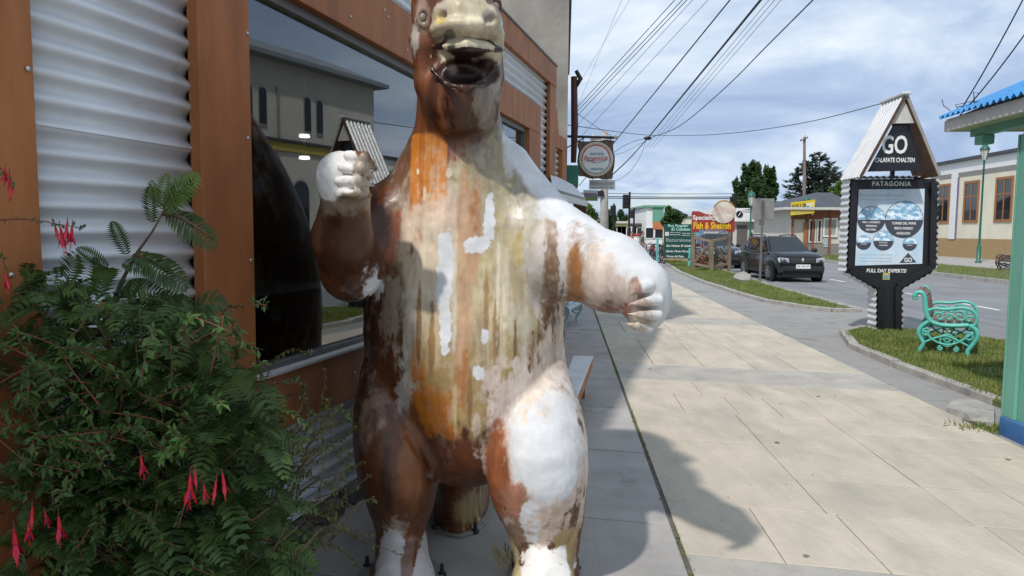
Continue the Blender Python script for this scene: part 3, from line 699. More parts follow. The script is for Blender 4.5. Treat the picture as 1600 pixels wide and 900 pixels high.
def np_mesh(name, V, Q, mt, parent, origin=(0, 0, 0)):
    me = bpy.data.meshes.new(name); V = V - np.array(origin)
    me.vertices.add(len(V)); me.vertices.foreach_set('co', V.astype(np.float32).ravel())
    me.loops.add(Q.size); me.loops.foreach_set('vertex_index', Q.astype(np.int32).ravel())
    me.polygons.add(len(Q)); me.polygons.foreach_set('loop_start', np.arange(0, Q.size, 4, dtype=np.int32)); me.polygons.foreach_set('loop_total', np.full(len(Q), 4, np.int32))
    me.polygons.foreach_set('use_smooth', np.ones(len(Q), bool)); me.update(calc_edges=True); me.validate()
    if mt: me.materials.append(mt)
    o = bpy.data.objects.new(name, me); COL.objects.link(o); o.parent = parent; return o
_rs = np.random.RandomState(11); _LAT = _rs.rand(64, 64, 64).astype(np.float32)
def vnoise(P, oct=3):
    out = np.zeros(len(P)); amp = 1; tot = 0; Q = P.astype(float).copy()
    for o in range(oct):
        f = np.floor(Q).astype(int); t = Q - f; t = t * t * (3 - 2 * t); r = 0
        for i in (0, 1):
            for j in (0, 1):
                for k in (0, 1):
                    w = (t[:, 0] if i else 1 - t[:, 0]) * (t[:, 1] if j else 1 - t[:, 1]) * (t[:, 2] if k else 1 - t[:, 2])
                    r = r + w * _LAT[(f[:, 0] + i) & 63, (f[:, 1] + j) & 63, (f[:, 2] + k) & 63]
        out += amp * r; tot += amp; amp *= .5; Q = Q * 2.03 + 17.3
    return out / tot

# ------------------------------------------------------------------ the giant sloth statue
def Dn(x, y, Y): return np.array(D(x, y, Y))
def rpx(p, Y): return p * Y / FPX
def station(py, L, R, Y, b):
    a, c = D(L, py, Y), D(R, py, Y); return ((a.z + c.z) / 2, (a.x + c.x) / 2, Y, (c.x - a.x) / 2, b)
fld = Field((-1.15, 2.62, -.03), (1.0, 4.98, 3.02), .0105)
fld.loft([station(*q) for q in ((120, 660, 774, 3.42, .17), (165, 656, 777, 3.43, .18), (205, 648, 783, 3.46, .21), (240, 629, 802, 3.50, .24), (280, 608, 828, 3.53, .29), (330, 590, 858, 3.56, .34), (390, 577, 878, 3.57, .39), (450, 570, 884, 3.57, .42), (510, 570, 882, 3.56, .44), (570, 574, 876, 3.55, .44), (630, 586, 866, 3.55, .42), (690, 622, 838, 3.56, .35), (735, 660, 800, 3.58, .24), (750, 694, 768, 3.58, .1))], .02)
# legs, feet, tail
fld.loft([station(*q) for q in ((545, 580, 630, 3.50, .10), (575, 566, 642, 3.46, .16), (620, 556, 660, 3.40, .22), (665, 553, 676, 3.35, .25), (710, 555, 685, 3.33, .26), (750, 564, 686, 3.33, .24), (790, 577, 678, 3.35, .19), (830, 590, 662, 3.38, .14), (860, 592, 664, 3.40, .13), (905, 590, 672, 3.40, .13))], .035)
fld.loft([station(*q) for q in ((535, 845, 878, 3.52, .08), (565, 822, 884, 3.48, .14), (605, 794, 897, 3.40, .22), (645, 772, 911, 3.33, .26), (690, 760, 919, 3.29, .28), (740, 759, 919, 3.28, .27), (790, 772, 914, 3.30, .22), (830, 792, 908, 3.34, .17), (870, 804, 902, 3.37, .14), (908, 804, 902, 3.39, .13))], .035)
for ax, tx in ((627, 630), (853, 850)):
    fld.cone(Dn(ax, 850 if ax < 700 else 872, 3.37), Dn(tx, 908, 3.17), .115, .15, .05)
    for dx in (-34, -11, 12, 35): fld.cone(Dn(tx + dx * .6, 905, 3.15), Dn(tx + dx * 1.3, 948, 2.99), .065, .035, .025)
    fld.ell(Dn(ax, 893, 3.42), (.15, .19, .09), .06)
tx_ = Dn(716, 826, 4.0)[0]
fld.loft([(-.02, tx_, 4.33, .175, .50), (.12, tx_, 4.33, .160, .49), (.35, tx_, 4.32, .165, .49), (.6, tx_ + .01, 4.25, .24, .56), (.9, tx_ + .02, 4.15, .36, .66), (1.2, tx_ + .02, 4.10, .42, .70), (1.5, tx_ + .02, 4.06, .43, .70), (1.8, tx_ + .02, 4.02, .37, .66), (2.05, tx_ + .02, 3.97, .29, .60), (2.35, tx_ + .02, 3.86, .20, .50), (2.6, tx_ + .02, 3.74, .18, .40), (2.8, tx_ + .02, 3.62, .1, .25)], .05)
# arm reaching out to the right
fld.chain([Dn(786, 335, 3.50), Dn(880, 398, 3.30), Dn(955, 427, 3.07), Dn(998, 446, 2.92)], [rpx(60, 3.5), rpx(66, 3.3), rpx(57, 3.07), rpx(46, 2.92)], .07)
fld.cone(Dn(790, 265, 3.5), Dn(850, 350, 3.4), .13, .14, .08)
fld.ell(Dn(1010, 469, 2.915), (rpx(38, 2.9), .095, rpx(50, 2.9)), .035)
for tip, root in (((981, 461), (1014, 446)), ((980, 476), (1028, 469)), ((979, 491), (1027, 492)), ((976, 505), (1013, 514))):
    a, b = Dn(*root, 2.815), Dn(*tip, 2.775); fld.cone(a + np.array([0.0, -.004, 0]), a * .45 + b * .55 + np.array([0, -.024, .004]), .0235, .0205, .006); fld.cone(a * .45 + b * .55 + np.array([0, -.024, .004]), b, .0205, .005, .005)
for i in range(3):
    pa = ((982, 468.5), (981, 484), (979, 499))[i]; pb = ((1018, 459), (1026, 481), (1018, 503))[i]; fld.cone(Dn(*pa, 2.762), Dn(*pb, 2.782), .012, .008, .006, sub=True)
# raised arm at the left
fld.chain([Dn(622, 330, 3.46), Dn(582, 388, 3.36), Dn(549, 424, 3.22), Dn(535, 372, 3.05), Dn(541, 312, 2.95)], [rpx(52, 3.46), rpx(48, 3.36), rpx(45, 3.22), rpx(45, 3.05), rpx(38, 2.95)], .045)
fld.ell(Dn(534, 279, 2.955), (rpx(39, 2.93), .09, rpx(43, 2.93)), .035)
for tip, mid, root in (((588, 266), (572, 246), (545, 244)), ((584, 279), (566, 263), (535, 262)), ((585, 290), (560, 283), (530, 283)), ((580, 306), (560, 303), (532, 303))):
    a, m_, b = Dn(*root, 2.855), Dn(*mid, 2.835), Dn(*tip, 2.875); a[1] -= .012; m_[1] -= .022; fld.cone(a, m_, .020, .0235, .012); fld.cone(m_, b, .0235, .009, .006)
for pa, pb in (((540, 254), (582, 274)), ((545, 273), (584, 285)), ((540, 294), (582, 299))): fld.cone(Dn(*pa, 2.812), Dn(*pb, 2.826), .006, .009, .008, sub=True)
# head: skull, cheeks, muzzle with heavy lips, open mouth
fld.ell(Dn(706, 22, 3.30), (.168, .22, .235), .05)
fld.cone(Dn(712, 90, 3.36), Dn(716, 180, 3.42), .165, .175, .05)
fld.ell(Dn(718, 152, 3.22), (rpx(52, 3.2), .17, rpx(56, 3.2)), .05)
fld.chain([Dn(664, 10, 3.24), Dn(662, 70, 3.22), Dn(668, 130, 3.26), Dn(690, 185, 3.30)], [.055, .05, .055, .06], .04)
fld.chain([Dn(770, 60, 3.16), Dn(768, 120, 3.22), Dn(758, 180, 3.30)], [.05, .05, .06], .04)
fld.ell(Dn(729, 38, 3.06), (rpx(55, 3.06), .215, rpx(45, 3.06)), .03)
fld.ell(Dn(729, 52, 2.99), (rpx(58, 2.99), .165, rpx(20, 2.99)), .02)
fld.ell(Dn(727, 102, 2.93), (rpx(51, 3.0), .22, rpx(25, 3.0)), .022, sub=True)
fld.chain([Dn(679, 72, 3.02), Dn(700, 71, 2.93), Dn(730, 71, 2.885), Dn(762, 73, 2.915), Dn(782, 76, 3.0)], [.017, .022, .024, .022, .018], .012)
fld.chain([Dn(673, 84, 3.10), Dn(676, 110, 3.07), Dn(697, 131, 3.02), Dn(724, 138, 3.0), Dn(752, 129, 3.02), Dn(772, 106, 3.06), Dn(781, 86, 3.09)], [.004, .006, .008, .009, .008, .006, .004], .035)
for a_, b_ in ((Dn(676, 63, 3.03), Dn(700, 61, 2.88)), (Dn(700, 61, 2.88), Dn(730, 61, 2.835)), (Dn(730, 61, 2.835), Dn(762, 63, 2.87)), (Dn(762, 63, 2.87), Dn(785, 67, 3.0))): fld.cone(a_, b_, .012, .012, .012, sub=True)
for x, y, Yn in ((693, 22, 2.93), (765, 28, 2.92)):
    fld.ell(Dn(x, y, Yn), (.045, .05, .04), .03); fld.cone(Dn(x - 3, y + 5, Yn - .055), Dn(x + 4, y + 1, Yn - .045), .014, .012, .012, sub=True)
for x, y, Yn in ((664, 27, 3.165), (771, 10, 3.30)):
    fld.ell(Dn(x, y, Yn), (.04, .045, .048), .02); fld.ell(Dn(x - (3 if x < 700 else -3), y, Yn - .04), (.021, .025, .027), .008, sub=True)
fld.cone(Dn(648, 62, 3.34), Dn(656, 100, 3.36), .03, .02, .02)
# hollows: crease between thigh and belly, folds of the throat
fld.cone(Dn(626, 640, 3.10), Dn(668, 742, 3.22), .012, .02, .03, sub=True)
fld.cone(Dn(690, 140, 3.04), Dn(704, 196, 3.16), .012, .015, .03, sub=True); fld.cone(Dn(748, 150, 3.06), Dn(742, 190, 3.15), .010, .013, .03, sub=True)
fld.cut_below(.0)
SV, SQ = fld.mesh()
def _rough():                                              # hand-laid plaster is never quite even
    n = vnoise(SV * 11, 3) - .5; h_ = vnoise(SV * 42 + 7, 3) - .5; c = Dn(536, 275, 2.92); k = np.clip(1.4 - np.linalg.norm(SV - c, axis=1) / .13, 0, 1)
    e1 = SV[SQ[:, 2]] - SV[SQ[:, 0]]; e2 = SV[SQ[:, 3]] - SV[SQ[:, 1]]; fn = np.cross(e1, e2); N_ = np.zeros_like(SV)
    for i in range(4): np.add.at(N_, SQ[:, i], fn)
    N_ /= np.linalg.norm(N_, axis=1)[:, None] + 1e-9
    return SV + N_ * (n * .010 + h_ * (.0025 + .012 * k))[:, None]
SV = _rough()
def _split(V, Q):                                          # each quad into four, so that paint edges can be crisp
    E = np.concatenate([Q[:, [i, (i + 1) % 4]] for i in range(4)]); Es = np.sort(E, 1); key = Es[:, 0].astype(np.int64) * len(V) + Es[:, 1]
    u, inv = np.unique(key, return_inverse=True); mid = (V[u // len(V)] + V[u % len(V)]) / 2; n = len(V); m = len(Q); e = n + inv.reshape(4, m)
    c = n + len(u) + np.arange(m); C_ = V[Q].mean(1)
    return np.concatenate([V, mid, C_]), np.concatenate([np.stack([Q[:, i], e[i], c, e[(i + 3) % 4]], 1) for i in range(4)])
SV, SQ = _split(SV, SQ)
statue = thing('sloth_statue', 'huge upright sloth statue with half stripped brown, ochre and white paint', 'statue', (-.22, 3.5, 0))
# paint left on the statue, as patches measured on its front (place, half width, half height, colour, edge softness)
def paint_statue():
    X, Yv, Zv = SV[:, 0], SV[:, 1], SV[:, 2]
    n1 = vnoise(SV * np.array([9, 9, 5.]), 4) - .5; n2 = vnoise(SV * np.array([34, 34, 5.]) + 40, 3) - .5; n3 = vnoise(SV * 30 + 90, 3) - .5; n4 = vnoise(SV * np.array([85, 85, 55.]) + 20, 3) - .5
    DB, RB, OR = (.055, .020, .010), (.150, .052, .018), (.46, .155, .02)
    OC, TN, CR = (.37, .285, .12), (.50, .375, .20), (.62, .55, .39)
    WH, GW, GY = (.62, .63, .645), (.50, .48, .46), (.33, .29, .25)
    C = np.empty((len(SV), 3)); C[:] = RB
    W_ = np.zeros(len(SV))
    def mixin(m, col, white=None):
        nonlocal C, W_
        C = C * (1 - m[:, None]) + np.array(col) * m[:, None]
        W_ = W_ * (1 - m) + (m if white else 0)
    def blob(px, py, Y, rx, ry, col, soft=.25, edge=.9, white=False, op=1.0, ylo=-9, yhi=9, streak=0.0):
        c = D(px, py, Y); ax, az = rx * Y / FPX, ry * Y / FPX
        d = np.sqrt(((X - c.x) / ax) ** 2 + ((Zv - c.z) / az) ** 2) + edge * n1 + .7 * edge * n3 + .55 * edge * n4 + streak * n2; soft = soft * .5
        m = np.clip((1 + soft - d) / (2 * soft), 0, 1) * op * ((Yv > ylo) & (Yv < yhi)); m = m * m * (3 - 2 * m); mixin(m, col, white)
    mixin(np.clip((n2 + .08) * 5, 0, 1) * .55, DB)
    F_ = dict(yhi=3.62)
    # back and flanks: faded streaks
    mixin(np.clip((n1 + n2 * .8 - .12) * 6, 0, 1) * (Yv > 3.6), OC); mixin(np.clip((n1 - .2 + n3 * .4) * 9, 0, 1) * (Yv > 3.55), GW, True)
    # belly and chest
    OL = (.40, .335, .165)
    blob(738, 450, 3.2, 132, 230, OL, .30, .35, streak=.7, **F_)
    blob(760, 560, 3.2, 95, 110, (.335, .225, .085), .6, .9, streak=1.6, op=.75, **F_)
    blob(690, 590, 3.2, 60, 95, (.30, .20, .075), .6, .9, streak=1.8, op=.8, **F_)
    blob(665, 345, 3.2, 58, 85, (.60, .46, .37), .55, .7, streak=.8, op=.85, **F_)
    blob(668, 420, 3.2, 46, 80, (.56, .48, .36), .6, .9, streak=1.2, op=.8, **F_)
    blob(800, 460, 3.2, 48, 150, (.50, .44, .27), .6, 1.0, streak=1.7, op=.75, **F_)
    blob(815, 510, 3.2, 26, 40, (.58, .55, .44), .5, 1.3, op=.7, **F_)
    blob(770, 270, 3.3, 60, 90, (.31, .275, .165), .5, .8, streak=1.0, op=.9, **F_)
    blob(850, 385, 3.3, 34, 105, (.56, .54, .55), .25, .6, white=True, op=.95, **F_)
    blob(820, 330, 3.3, 22, 50, (.40, .38, .32), .5, 1.0, streak=1.0, op=.8, **F_)
    blob(606, 345, 3.3, 24, 80, (.25, .075, .026), .35, .6, op=.95, **F_)
    blob(606, 480, 3.3, 34, 95, (.085, .028, .014), .35, .6, streak=.5, op=.95, **F_)
    blob(572, 560, 3.4, 26, 130, DB, .5, .6, op=.9, **F_)
    blob(642, 545, 3.2, 13, 85, (.36, .33, .27), .4, .9, streak=1.0, op=.75, **F_)
    # laid strips of amber varnish on the upper chest
    def strip(x0, x1, y0, y1, col, op=1.0):
        a, b = D(x0, y0, 3.22), D(x1, y1, 3.22); m = np.clip((X - a.x) * 160 + .5, 0, 1) * np.clip((b.x - X) * 160 + .5, 0, 1) * np.clip((a.z - Zv) * 60 + .5 + n3 * 2, 0, 1) * np.clip((Zv - b.z) * 9 + .5 + n1 * 3 + n3 * 2, 0, 1) * (Yv < 3.6) * op; mixin(m, col)
    blob(620, 265, 3.3, 26, 50, (.15, .075, .045), .5, 1.4, op=.95, **F_)
    for x0, x1, y1, c in ((636, 652, 322, (.46, .165, .022)), (652, 660, 330, (.36, .115, .016)), (660, 672, 318, (.50, .19, .026)), (672, 684, 326, (.44, .15, .02)), (684, 698, 318, (.50, .185, .03))): strip(x0, x1, 204, y1, c)
    strip(698, 713, 200, 262, (.15, .042, .018)); strip(713, 726, 200, 246, (.27, .085, .026))
    blob(690, 325, 3.2, 44, 26, (.60, .44, .34), .8, 1.2, streak=.8, op=.7, **F_)
    blob(728, 400, 3.2, 13, 150, (.42, .19, .06), .35, .6, streak=.9, op=.85, **F_); blob(742, 360, 3.2, 10, 90, (.40, .165, .045), .35, .6, streak=.7, op=.85, **F_)
    blob(724, 560, 3.2, 12, 90, (.36, .15, .045), .4, .7, streak=.9, op=.75, **F_)
    blob(748, 235, 3.25, 20, 45, (.20, .15, .115), .5, 1.3, streak=1.0, op=.85, **F_)
    blob(797, 245, 3.3, 12, 28, GW, .15, 1.0, white=True, op=.9, **F_); blob(812, 285, 3.35, 10, 30, (.19, .16, .12), .4, 1.2, op=.8, **F_); blob(700, 270, 3.2, 5, 8, CR, .2, .8, **F_)
    # orange brown V above the legs
    blob(672, 665, 3.15, 46, 72, OR, .3, .8, streak=1.0, op=.95, **F_); blob(715, 715, 3.2, 52, 34, (.17, .052, .018), .3, .6, **F_)
    blob(650, 610, 3.1, 16, 60, OR, .3, .9, streak=1.2, op=.9, **F_); blob(626, 620, 3.1, 16, 50, GW, .5, 1.6, op=.7, **F_)
    blob(858, 450, 3.3, 11, 115, (.20, .13, .085), .35, 1.0, streak=.9, op=.95, **F_); blob(864, 530, 3.3, 20, 75, (.14, .052, .028), .4, 1.0, streak=.8, op=.95, **F_); blob(836, 560, 3.3, 16, 55, (.30, .19, .12), .5, 1.1, streak=.6, op=.8, **F_)
    blob(882, 425, 3.3, 8, 75, (.55, .54, .52), .2, .7, white=True, op=.95, **F_)
    blob(735, 430, 3.2, 120, 190, (.52, .46, .37), .9, 2.6, streak=1.6, op=.42, **F_)
    # worn vertical drips of every tone
    for q in ((640, 470, 5, 70, (.50, .45, .38)), (655, 500, 4, 60, (.22, .12, .05)), (676, 540, 5, 60, (.24, .13, .05)), (710, 470, 4, 70, (.55, .50, .40)), (760, 470, 4, 60, (.30, .18, .07)), (775, 520, 5, 60, (.26, .155, .06)), (790, 450, 5, 70, (.58, .53, .42)), (778, 430, 3, 60, (.60, .56, .44)), (805, 540, 4, 40, (.24, .14, .06)), (822, 470, 4, 50, (.56, .52, .42)), (735, 620, 4, 50, (.24, .13, .05)), (765, 640, 5, 40, (.26, .15, .06)), (712, 640, 4, 40, (.46, .38, .2)), (745, 660, 8, 22, (.55, .46, .36)), (660, 300, 3, 14, CR), (648, 265, 3, 6, CR)): blob(q[0], q[1], 3.17, q[2], q[3], q[4], .35, .9, streak=.6, op=.8, **F_)
    # white chips
    for q in ((694, 420, 13, 62), (697, 505, 8, 46), (745, 383, 22, 12), (764, 345, 9, 40), (757, 525, 6, 11), (748, 581, 8, 11), (806, 572, 6, 16), (791, 606, 8, 11), (580, 420, 11, 48)): blob(q[0], q[1], 3.16, q[2], q[3], WH, .08, .95, streak=.5, white=True, **F_)
    # right leg
    blob(842, 700, 3.15, 82, 175, (.60, .50, .45), .3, .8, streak=.6, **F_); blob(778, 735, 3.2, 20, 80, (.30, .10, .04), .4, .8, op=.9, **F_)
    blob(852, 690, 3.1, 58, 92, WH, .22, .6, white=True, **F_); blob(832, 605, 3.15, 36, 44, (.68, .60, .54), .5, 1.4, streak=1.2, op=.9, **F_)
    blob(805, 775, 3.15, 24, 32, (.36, .17, .11), .35, 1.2, op=.9, **F_); blob(828, 810, 3.15, 17, 48, WH, .15, .6, white=True, **F_)
    blob(868, 815, 3.15, 34, 36, (.55, .44, .36), .5, 1.2, streak=1.5, op=.9, **F_)
    blob(882, 850, 3.2, 22, 45, (.36, .26, .12), .35, 1.0, streak=1.2, **F_); blob(806, 842, 3.2, 14, 40, (.30, .20, .13), .4, 1.0, **F_); blob(824, 874, 3.15, 16, 22, (.12, .07, .045), .4, 1.0, **F_)
    blob(858, 905, 3.1, 46, 42, (.75, .73, .70), .15, .8, white=True, **F_); blob(800, 900, 3.1, 12, 22, (.5, .42, .25), .4, 1.0, **F_)
    blob(895, 858, 3.2, 9, 34, (.34, .24, .10), .3, .8, **F_)
    # left leg and foot
    blob(585, 650, 3.2, 26, 60, (.25, .18, .14), .6, 1.6, op=.75, **F_); blob(598, 685, 3.15, 15, 24, (.42, .36, .32), .4, 1.2, op=.8, **F_)
    blob(622, 740, 3.1, 62, 110, (.105, .040, .017), .5, .6, streak=.9, op=.9, **F_); blob(640, 720, 3.1, 16, 80, (.20, .075, .024), .6, .8, streak=1.4, op=.7, **F_); blob(606, 745, 3.1, 8, 70, (.045, .02, .012), .6, .8, streak=1.0, op=.8, **F_)
    blob(620, 830, 3.2, 24, 26, (.30, .24, .18), .5, 1.4, op=.85, **F_)
    blob(604, 890, 3.05, 25, 48, GW, .14, .6, white=True, ylo=2.5, **F_); blob(662, 895, 3.05, 17, 42, GW, .14, .6, white=True, **F_); blob(634, 885, 3.05, 9, 32, (.22, .14, .11), .4, 1.0, **F_)
    # tail
    blob(735, 800, 3.85, 22, 26, (.30, .22, .10), .6, 1.2, op=.8)
    # arm at the right: bare primer with brown underneath
    ax_ = [D(786, 335, 3.5), D(880, 398, 3.3), D(955, 427, 3.07), D(998, 446, 2.92)]                # the arm's own axis
    za = np.interp(X, [p.x for p in ax_], [p.z for p in ax_]); thr = np.interp(X, [-.05, .03, .12, .22, .28, .9], [.30, .20, .13, .06, -.30, -.6])
    top = np.clip((Zv - za - thr) * 22 + n1 * 2.2 + n2 * 1.5, 0, 1) * (X > -.05) * (Zv > .95) * (Zv < 2.25); mixin(top, WH, True)
    blob(940, 466, 3.05, 60, 23, (.24, .085, .045), .35, .8, streak=.3); blob(893, 425, 3.2, 13, 60, (.27, .125, .05), .9, .8, streak=.8); blob(916, 420, 3.2, 12, 56, (.40, .36, .32), .6, .8, op=.9)
    blob(935, 430, 3.1, 22, 45, (.56, .47, .42), .6, 1.0, streak=.8, op=.9); blob(958, 452, 3.0, 14, 30, (.50, .42, .38), .6, 1.0, op=.85)
    blob(986, 455, 2.9, 9, 24, (.24, .10, .06), .4, .8); blob(978, 492, 2.9, 8, 20, (.30, .09, .045), .4, .7); blob(997, 500, 2.85, 22, 20, (.45, .38, .30), .6, 1.2, op=.7)
    blob(1006, 480, 2.8, 30, 40, (.55, .50, .45), .9, 1.6, op=.6)
    # raised hand: crumbling primer over brown
    blob(536, 370, 3.0, 60, 75, (.065, .024, .012), .3, .5, yhi=3.4); blob(500, 355, 3.0, 10, 50, RB, .4, .8, yhi=3.2)
    blob(545, 300, 2.95, 46, 40, (.20, .15, .11), .3, .6, yhi=3.1)
    blob(530, 272, 2.9, 46, 44, (.70, .68, .65), .12, .35, white=True, yhi=3.1); blob(575, 280, 2.9, 14, 36, (.38, .33, .27), .4, .8, yhi=3.1); blob(556, 315, 2.9, 30, 13, (.22, .17, .12), .4, .8, yhi=3.1)
    # head
    H_ = dict(ylo=2.5, yhi=3.55)
    blob(712, 100, 3.1, 75, 115, (.115, .042, .02), .4, .5, **H_); blob(660, 70, 3.1, 14, 80, (.20, .07, .03), .5, 1.0, op=.8, **H_); blob(690, 175, 3.1, 14, 40, (.26, .08, .025), .5, .8, op=.8, **H_)
    blob(658, 20, 3.1, 16, 30, (.36, .27, .22), .5, .9, op=.8, **H_); blob(650, 60, 3.2, 8, 30, GW, .4, 1.2, op=.7, **H_)
    blob(716, 165, 3.1, 60, 50, (.075, .030, .017), .35, .5, op=.95, **H_); blob(690, 168, 3.1, 8, 34, (.26, .085, .03), .4, .8, op=.7, **H_); blob(757, 158, 3.1, 16, 38, (.25, .20, .17), .4, 1.0, op=.8, **H_); blob(775, 115, 3.15, 9, 42, (.34, .30, .28), .4, .8, op=.8, **H_)
    blob(730, 40, 2.9, 60, 46, (.52, .46, .33), .16, .35, ylo=2.5, yhi=3.3); blob(690, 30, 2.9, 9, 12, (.62, .46, .16), .4, .8, **H_); blob(735, 30, 2.9, 26, 22, (.66, .60, .44), .6, .8, op=.8, **H_)
    blob(702, 56, 2.9, 9, 5, (.16, .15, .13), .3, .8, **H_); blob(765, 28, 2.9, 13, 10, (.28, .26, .23), .5, .8, op=.8, **H_); blob(695, 18, 2.9, 14, 12, (.45, .40, .34), .6, 1.2, op=.7, **H_)
    blob(730, 71, 2.9, 60, 9, (.60, .55, .42), .3, .5, ylo=2.5, yhi=3.1); blob(705, 74, 2.9, 6, 4, (.12, .11, .1), .3, .6, **H_)
    mc = D(727, 101, 2.97); inm = ((X - mc.x) / .205) ** 2 + ((Yv - mc.y) / .29) ** 2 + ((Zv - mc.z - .010) / .092) ** 2; mixin(np.clip((1.06 - inm) * 6 + n3 * 1.5, 0, 1) * ((Yv > 2.93) | (Zv < mc.z + .045)), (.035, .017, .014))
    blob(704, 103, 3.05, 10, 8, (.40, .34, .32), .6, 1.2, op=.6, **H_)
    return np.concatenate([np.clip(C, 0, 1), np.clip(W_, 0, 1)[:, None]], 1)
M['statue'] = mat('statue', (.5, .5, .5), .35, var=0)
def _statue_mat():
    m = M['statue']; nt = m.node_tree; N = nt.nodes; L = nt.links; b = N['Principled BSDF']
    at = N.new('ShaderNodeAttribute'); at.attribute_name = 'paint'
    tcn = N.new('ShaderNodeTexCoord')
    def noise(sc, det, ro, scale=(1, 1, 1)):
        mp = N.new('ShaderNodeMapping'); mp.inputs['Scale'].default_value = scale; L.new(tcn.outputs['Object'], mp.inputs[0])
        n = N.new('ShaderNodeTexNoise'); n.inputs['Scale'].default_value = sc; n.inputs['Detail'].default_value = det; n.inputs['Roughness'].default_value = ro; L.new(mp.outputs[0], n.inputs['Vector']); return n.outputs['Fac']
    def rng(f, a, c, lo, hi):
        n = N.new('ShaderNodeMapRange'); n.clamp = True
        for i, q in enumerate((a, c, lo, hi)): n.inputs[i + 1].default_value = q
        L.new(f, n.inputs[0]); return n.outputs[0]
    def mixc(f, a, c, mode='MIX'):
        n = N.new('ShaderNodeMix'); n.data_type = 'RGBA'; n.blend_type = mode
        for q, i in ((f, 0), (a, 6), (c, 7)):
            if isinstance(q, tuple): n.inputs[i].default_value = (*q, 1)
            elif isinstance(q, (int, float)): n.inputs[i].default_value = q
            else: L.new(q, n.inputs[i])
        return n.outputs[2]
    def mth(op, a, c):
        n = N.new('ShaderNodeMath'); n.operation = op; n.use_clamp = True
        for i, q in enumerate((a, c)):
            if isinstance(q, (int, float)): n.inputs[i].default_value = q
            else: L.new(q, n.inputs[i])
        return n.outputs[0]
    inv = mth('SUBTRACT', 1.0, at.outputs['Alpha'])
    streak = noise(20, 5, .6, (1, 1, .13)); c = mixc(mth('MULTIPLY', inv, 1.0), at.outputs['Color'], mixc(1.0, at.outputs['Color'], mixc(rng(streak, .3, .7, 0, 1), (.76, .72, .68), (1.24, 1.22, 1.18)), 'MULTIPLY'))
    blotch = noise(5, 6, .65); c = mixc(1.0, c, mixc(rng(blotch, .3, .7, 0, 1), (.8, .78, .76), (1.15, 1.15, 1.15)), 'MULTIPLY')
    chip = mth('MULTIPLY', rng(noise(60, 6, .7, (1, 1, .35)), .68, .72, 0, .6), inv); c = mixc(chip, c, (.55, .5, .44))
    scuff = mth('MULTIPLY', rng(noise(14, 8, .75, (1, 1, .5)), .60, .72, 0, .55), at.outputs['Alpha']); c = mixc(scuff, c, (.50, .42, .36))
    L.new(c, b.inputs['Base Color'])
    L.new(mth('ADD', mth('MULTIPLY', at.outputs['Alpha'], .38), rng(noise(9, 4, .6), .3, .7, .30, .52)), b.inputs['Roughness'])
    bn = N.new('ShaderNodeBump'); bn.inputs['Strength'].default_value = .22; bn.inputs['Distance'].default_value = .012
    hgt = mth('ADD', mth('MULTIPLY', noise(38, 6, .65, (1, 1, .5)), .6), mth('MULTIPLY', chip, .4)); L.new(hgt, bn.inputs['Height']); L.new(bn.outputs[0], b.inputs['Normal'])
    b.inputs['Specular IOR Level'].default_value = .4; cn = mth('MULTIPLY', inv, .08); L.new(cn, b.inputs['Coat Weight']); b.inputs['Coat Roughness'].default_value = .18
_statue_mat()
sb = np_mesh('body', SV, SQ, M['statue'], statue, (-.22, 3.5, 0))
att = sb.data.color_attributes.new('paint', 'FLOAT_COLOR', 'POINT'); att.data.foreach_set('color', paint_statue().astype(np.float32).ravel())
defm('eye', (.26, .21, .18), .5)
for x, y, Yn in ((661.5, 27, 3.150), (774, 10, 3.285)): MB().ball(D(x, y, Yn), (.020, .02, .024), 14, 10).build('eye', M['eye'], statue, smooth=True)
defm('plate', (.30, .29, .26), .7, metal=.3, dirt=((.14, .13, .11), 6, .5, .7))
def foot_plate(c, a, b, seed, bolts):
    random.seed(seed); P = [Vector((c[0] + math.cos(t) * a * random.uniform(.96, 1.05), c[1] + math.sin(t) * b * random.uniform(.96, 1.05), .001)) for t in [2 * math.pi * i / 26 for i in range(26)]]
    pl = MB().prism(P, (0, 0, .014)).build('base_plate', M['plate'], statue, bevel=.003)
    for t in bolts:
        q = Vector((c[0] + math.cos(t) * a * .98, c[1] + math.sin(t) * b * .98, .012)); MB().lathe([(.022, -.011), (.022, .006), (.011, .008), (.009, .05), (.002, .052)], 8, q).build('bolt', M['iron'], pl)
f1, f2, f3 = G(628, 893), G(852, 900), G(716, 826)
foot_plate((f1.x, 3.30), .215, .30, 1, (.25, 2.6, 5.0)); foot_plate((f2.x, 3.28), .20, .30, 2, (.6, 2.4)); foot_plate((f3.x, 4.33), .205, .53, 3, (-1.05, 4.0))

# ------------------------------------------------------------------ the GO sign on the island
go = thing('tour_sign', 'tall black tour sign with corrugated gable roof and a poster of blue circles', 'sign', tuple(G(1388, 518)))
YS = G(1388, 518).y
FRT = -S                                                   # the sign faces back along the street
def Q(x, y, back=0.0):                                     # point on the sign's front plane, or behind it
    d = _ray(x, y); c = Vector((0, 0, CAMZ)); P0 = G(1388, 518); t = (P0 + S * back - c).dot(S) / d.dot(S); return c + d * t
outl = [(1330, 280), (1463, 279), (1460, 420), (1407, 450), (1407, 519), (1371, 519), (1371, 451), (1324, 424)]
core = MB().prism([Q(*p) for p in outl], S * .30).build('board', M['black'], go, bevel=.01)
def frame_bars(pts, w, m, name, proud):
    for i in range(len(pts) - 1):
        a, b = Q(*pts[i]) - S * proud, Q(*pts[i + 1]) - S * proud; MB().bar(a, b, w, .05, up=S).build(name, M[m], go, bevel=.004)
frame_bars([(1334, 284), (1328, 421), (1375, 448), (1375, 517)], .10, 'black_gloss', 'frame_bar', .02); frame_bars([(1458, 284), (1455, 417), (1402, 447), (1402, 517)], .10, 'black_gloss', 'frame_bar', .021)
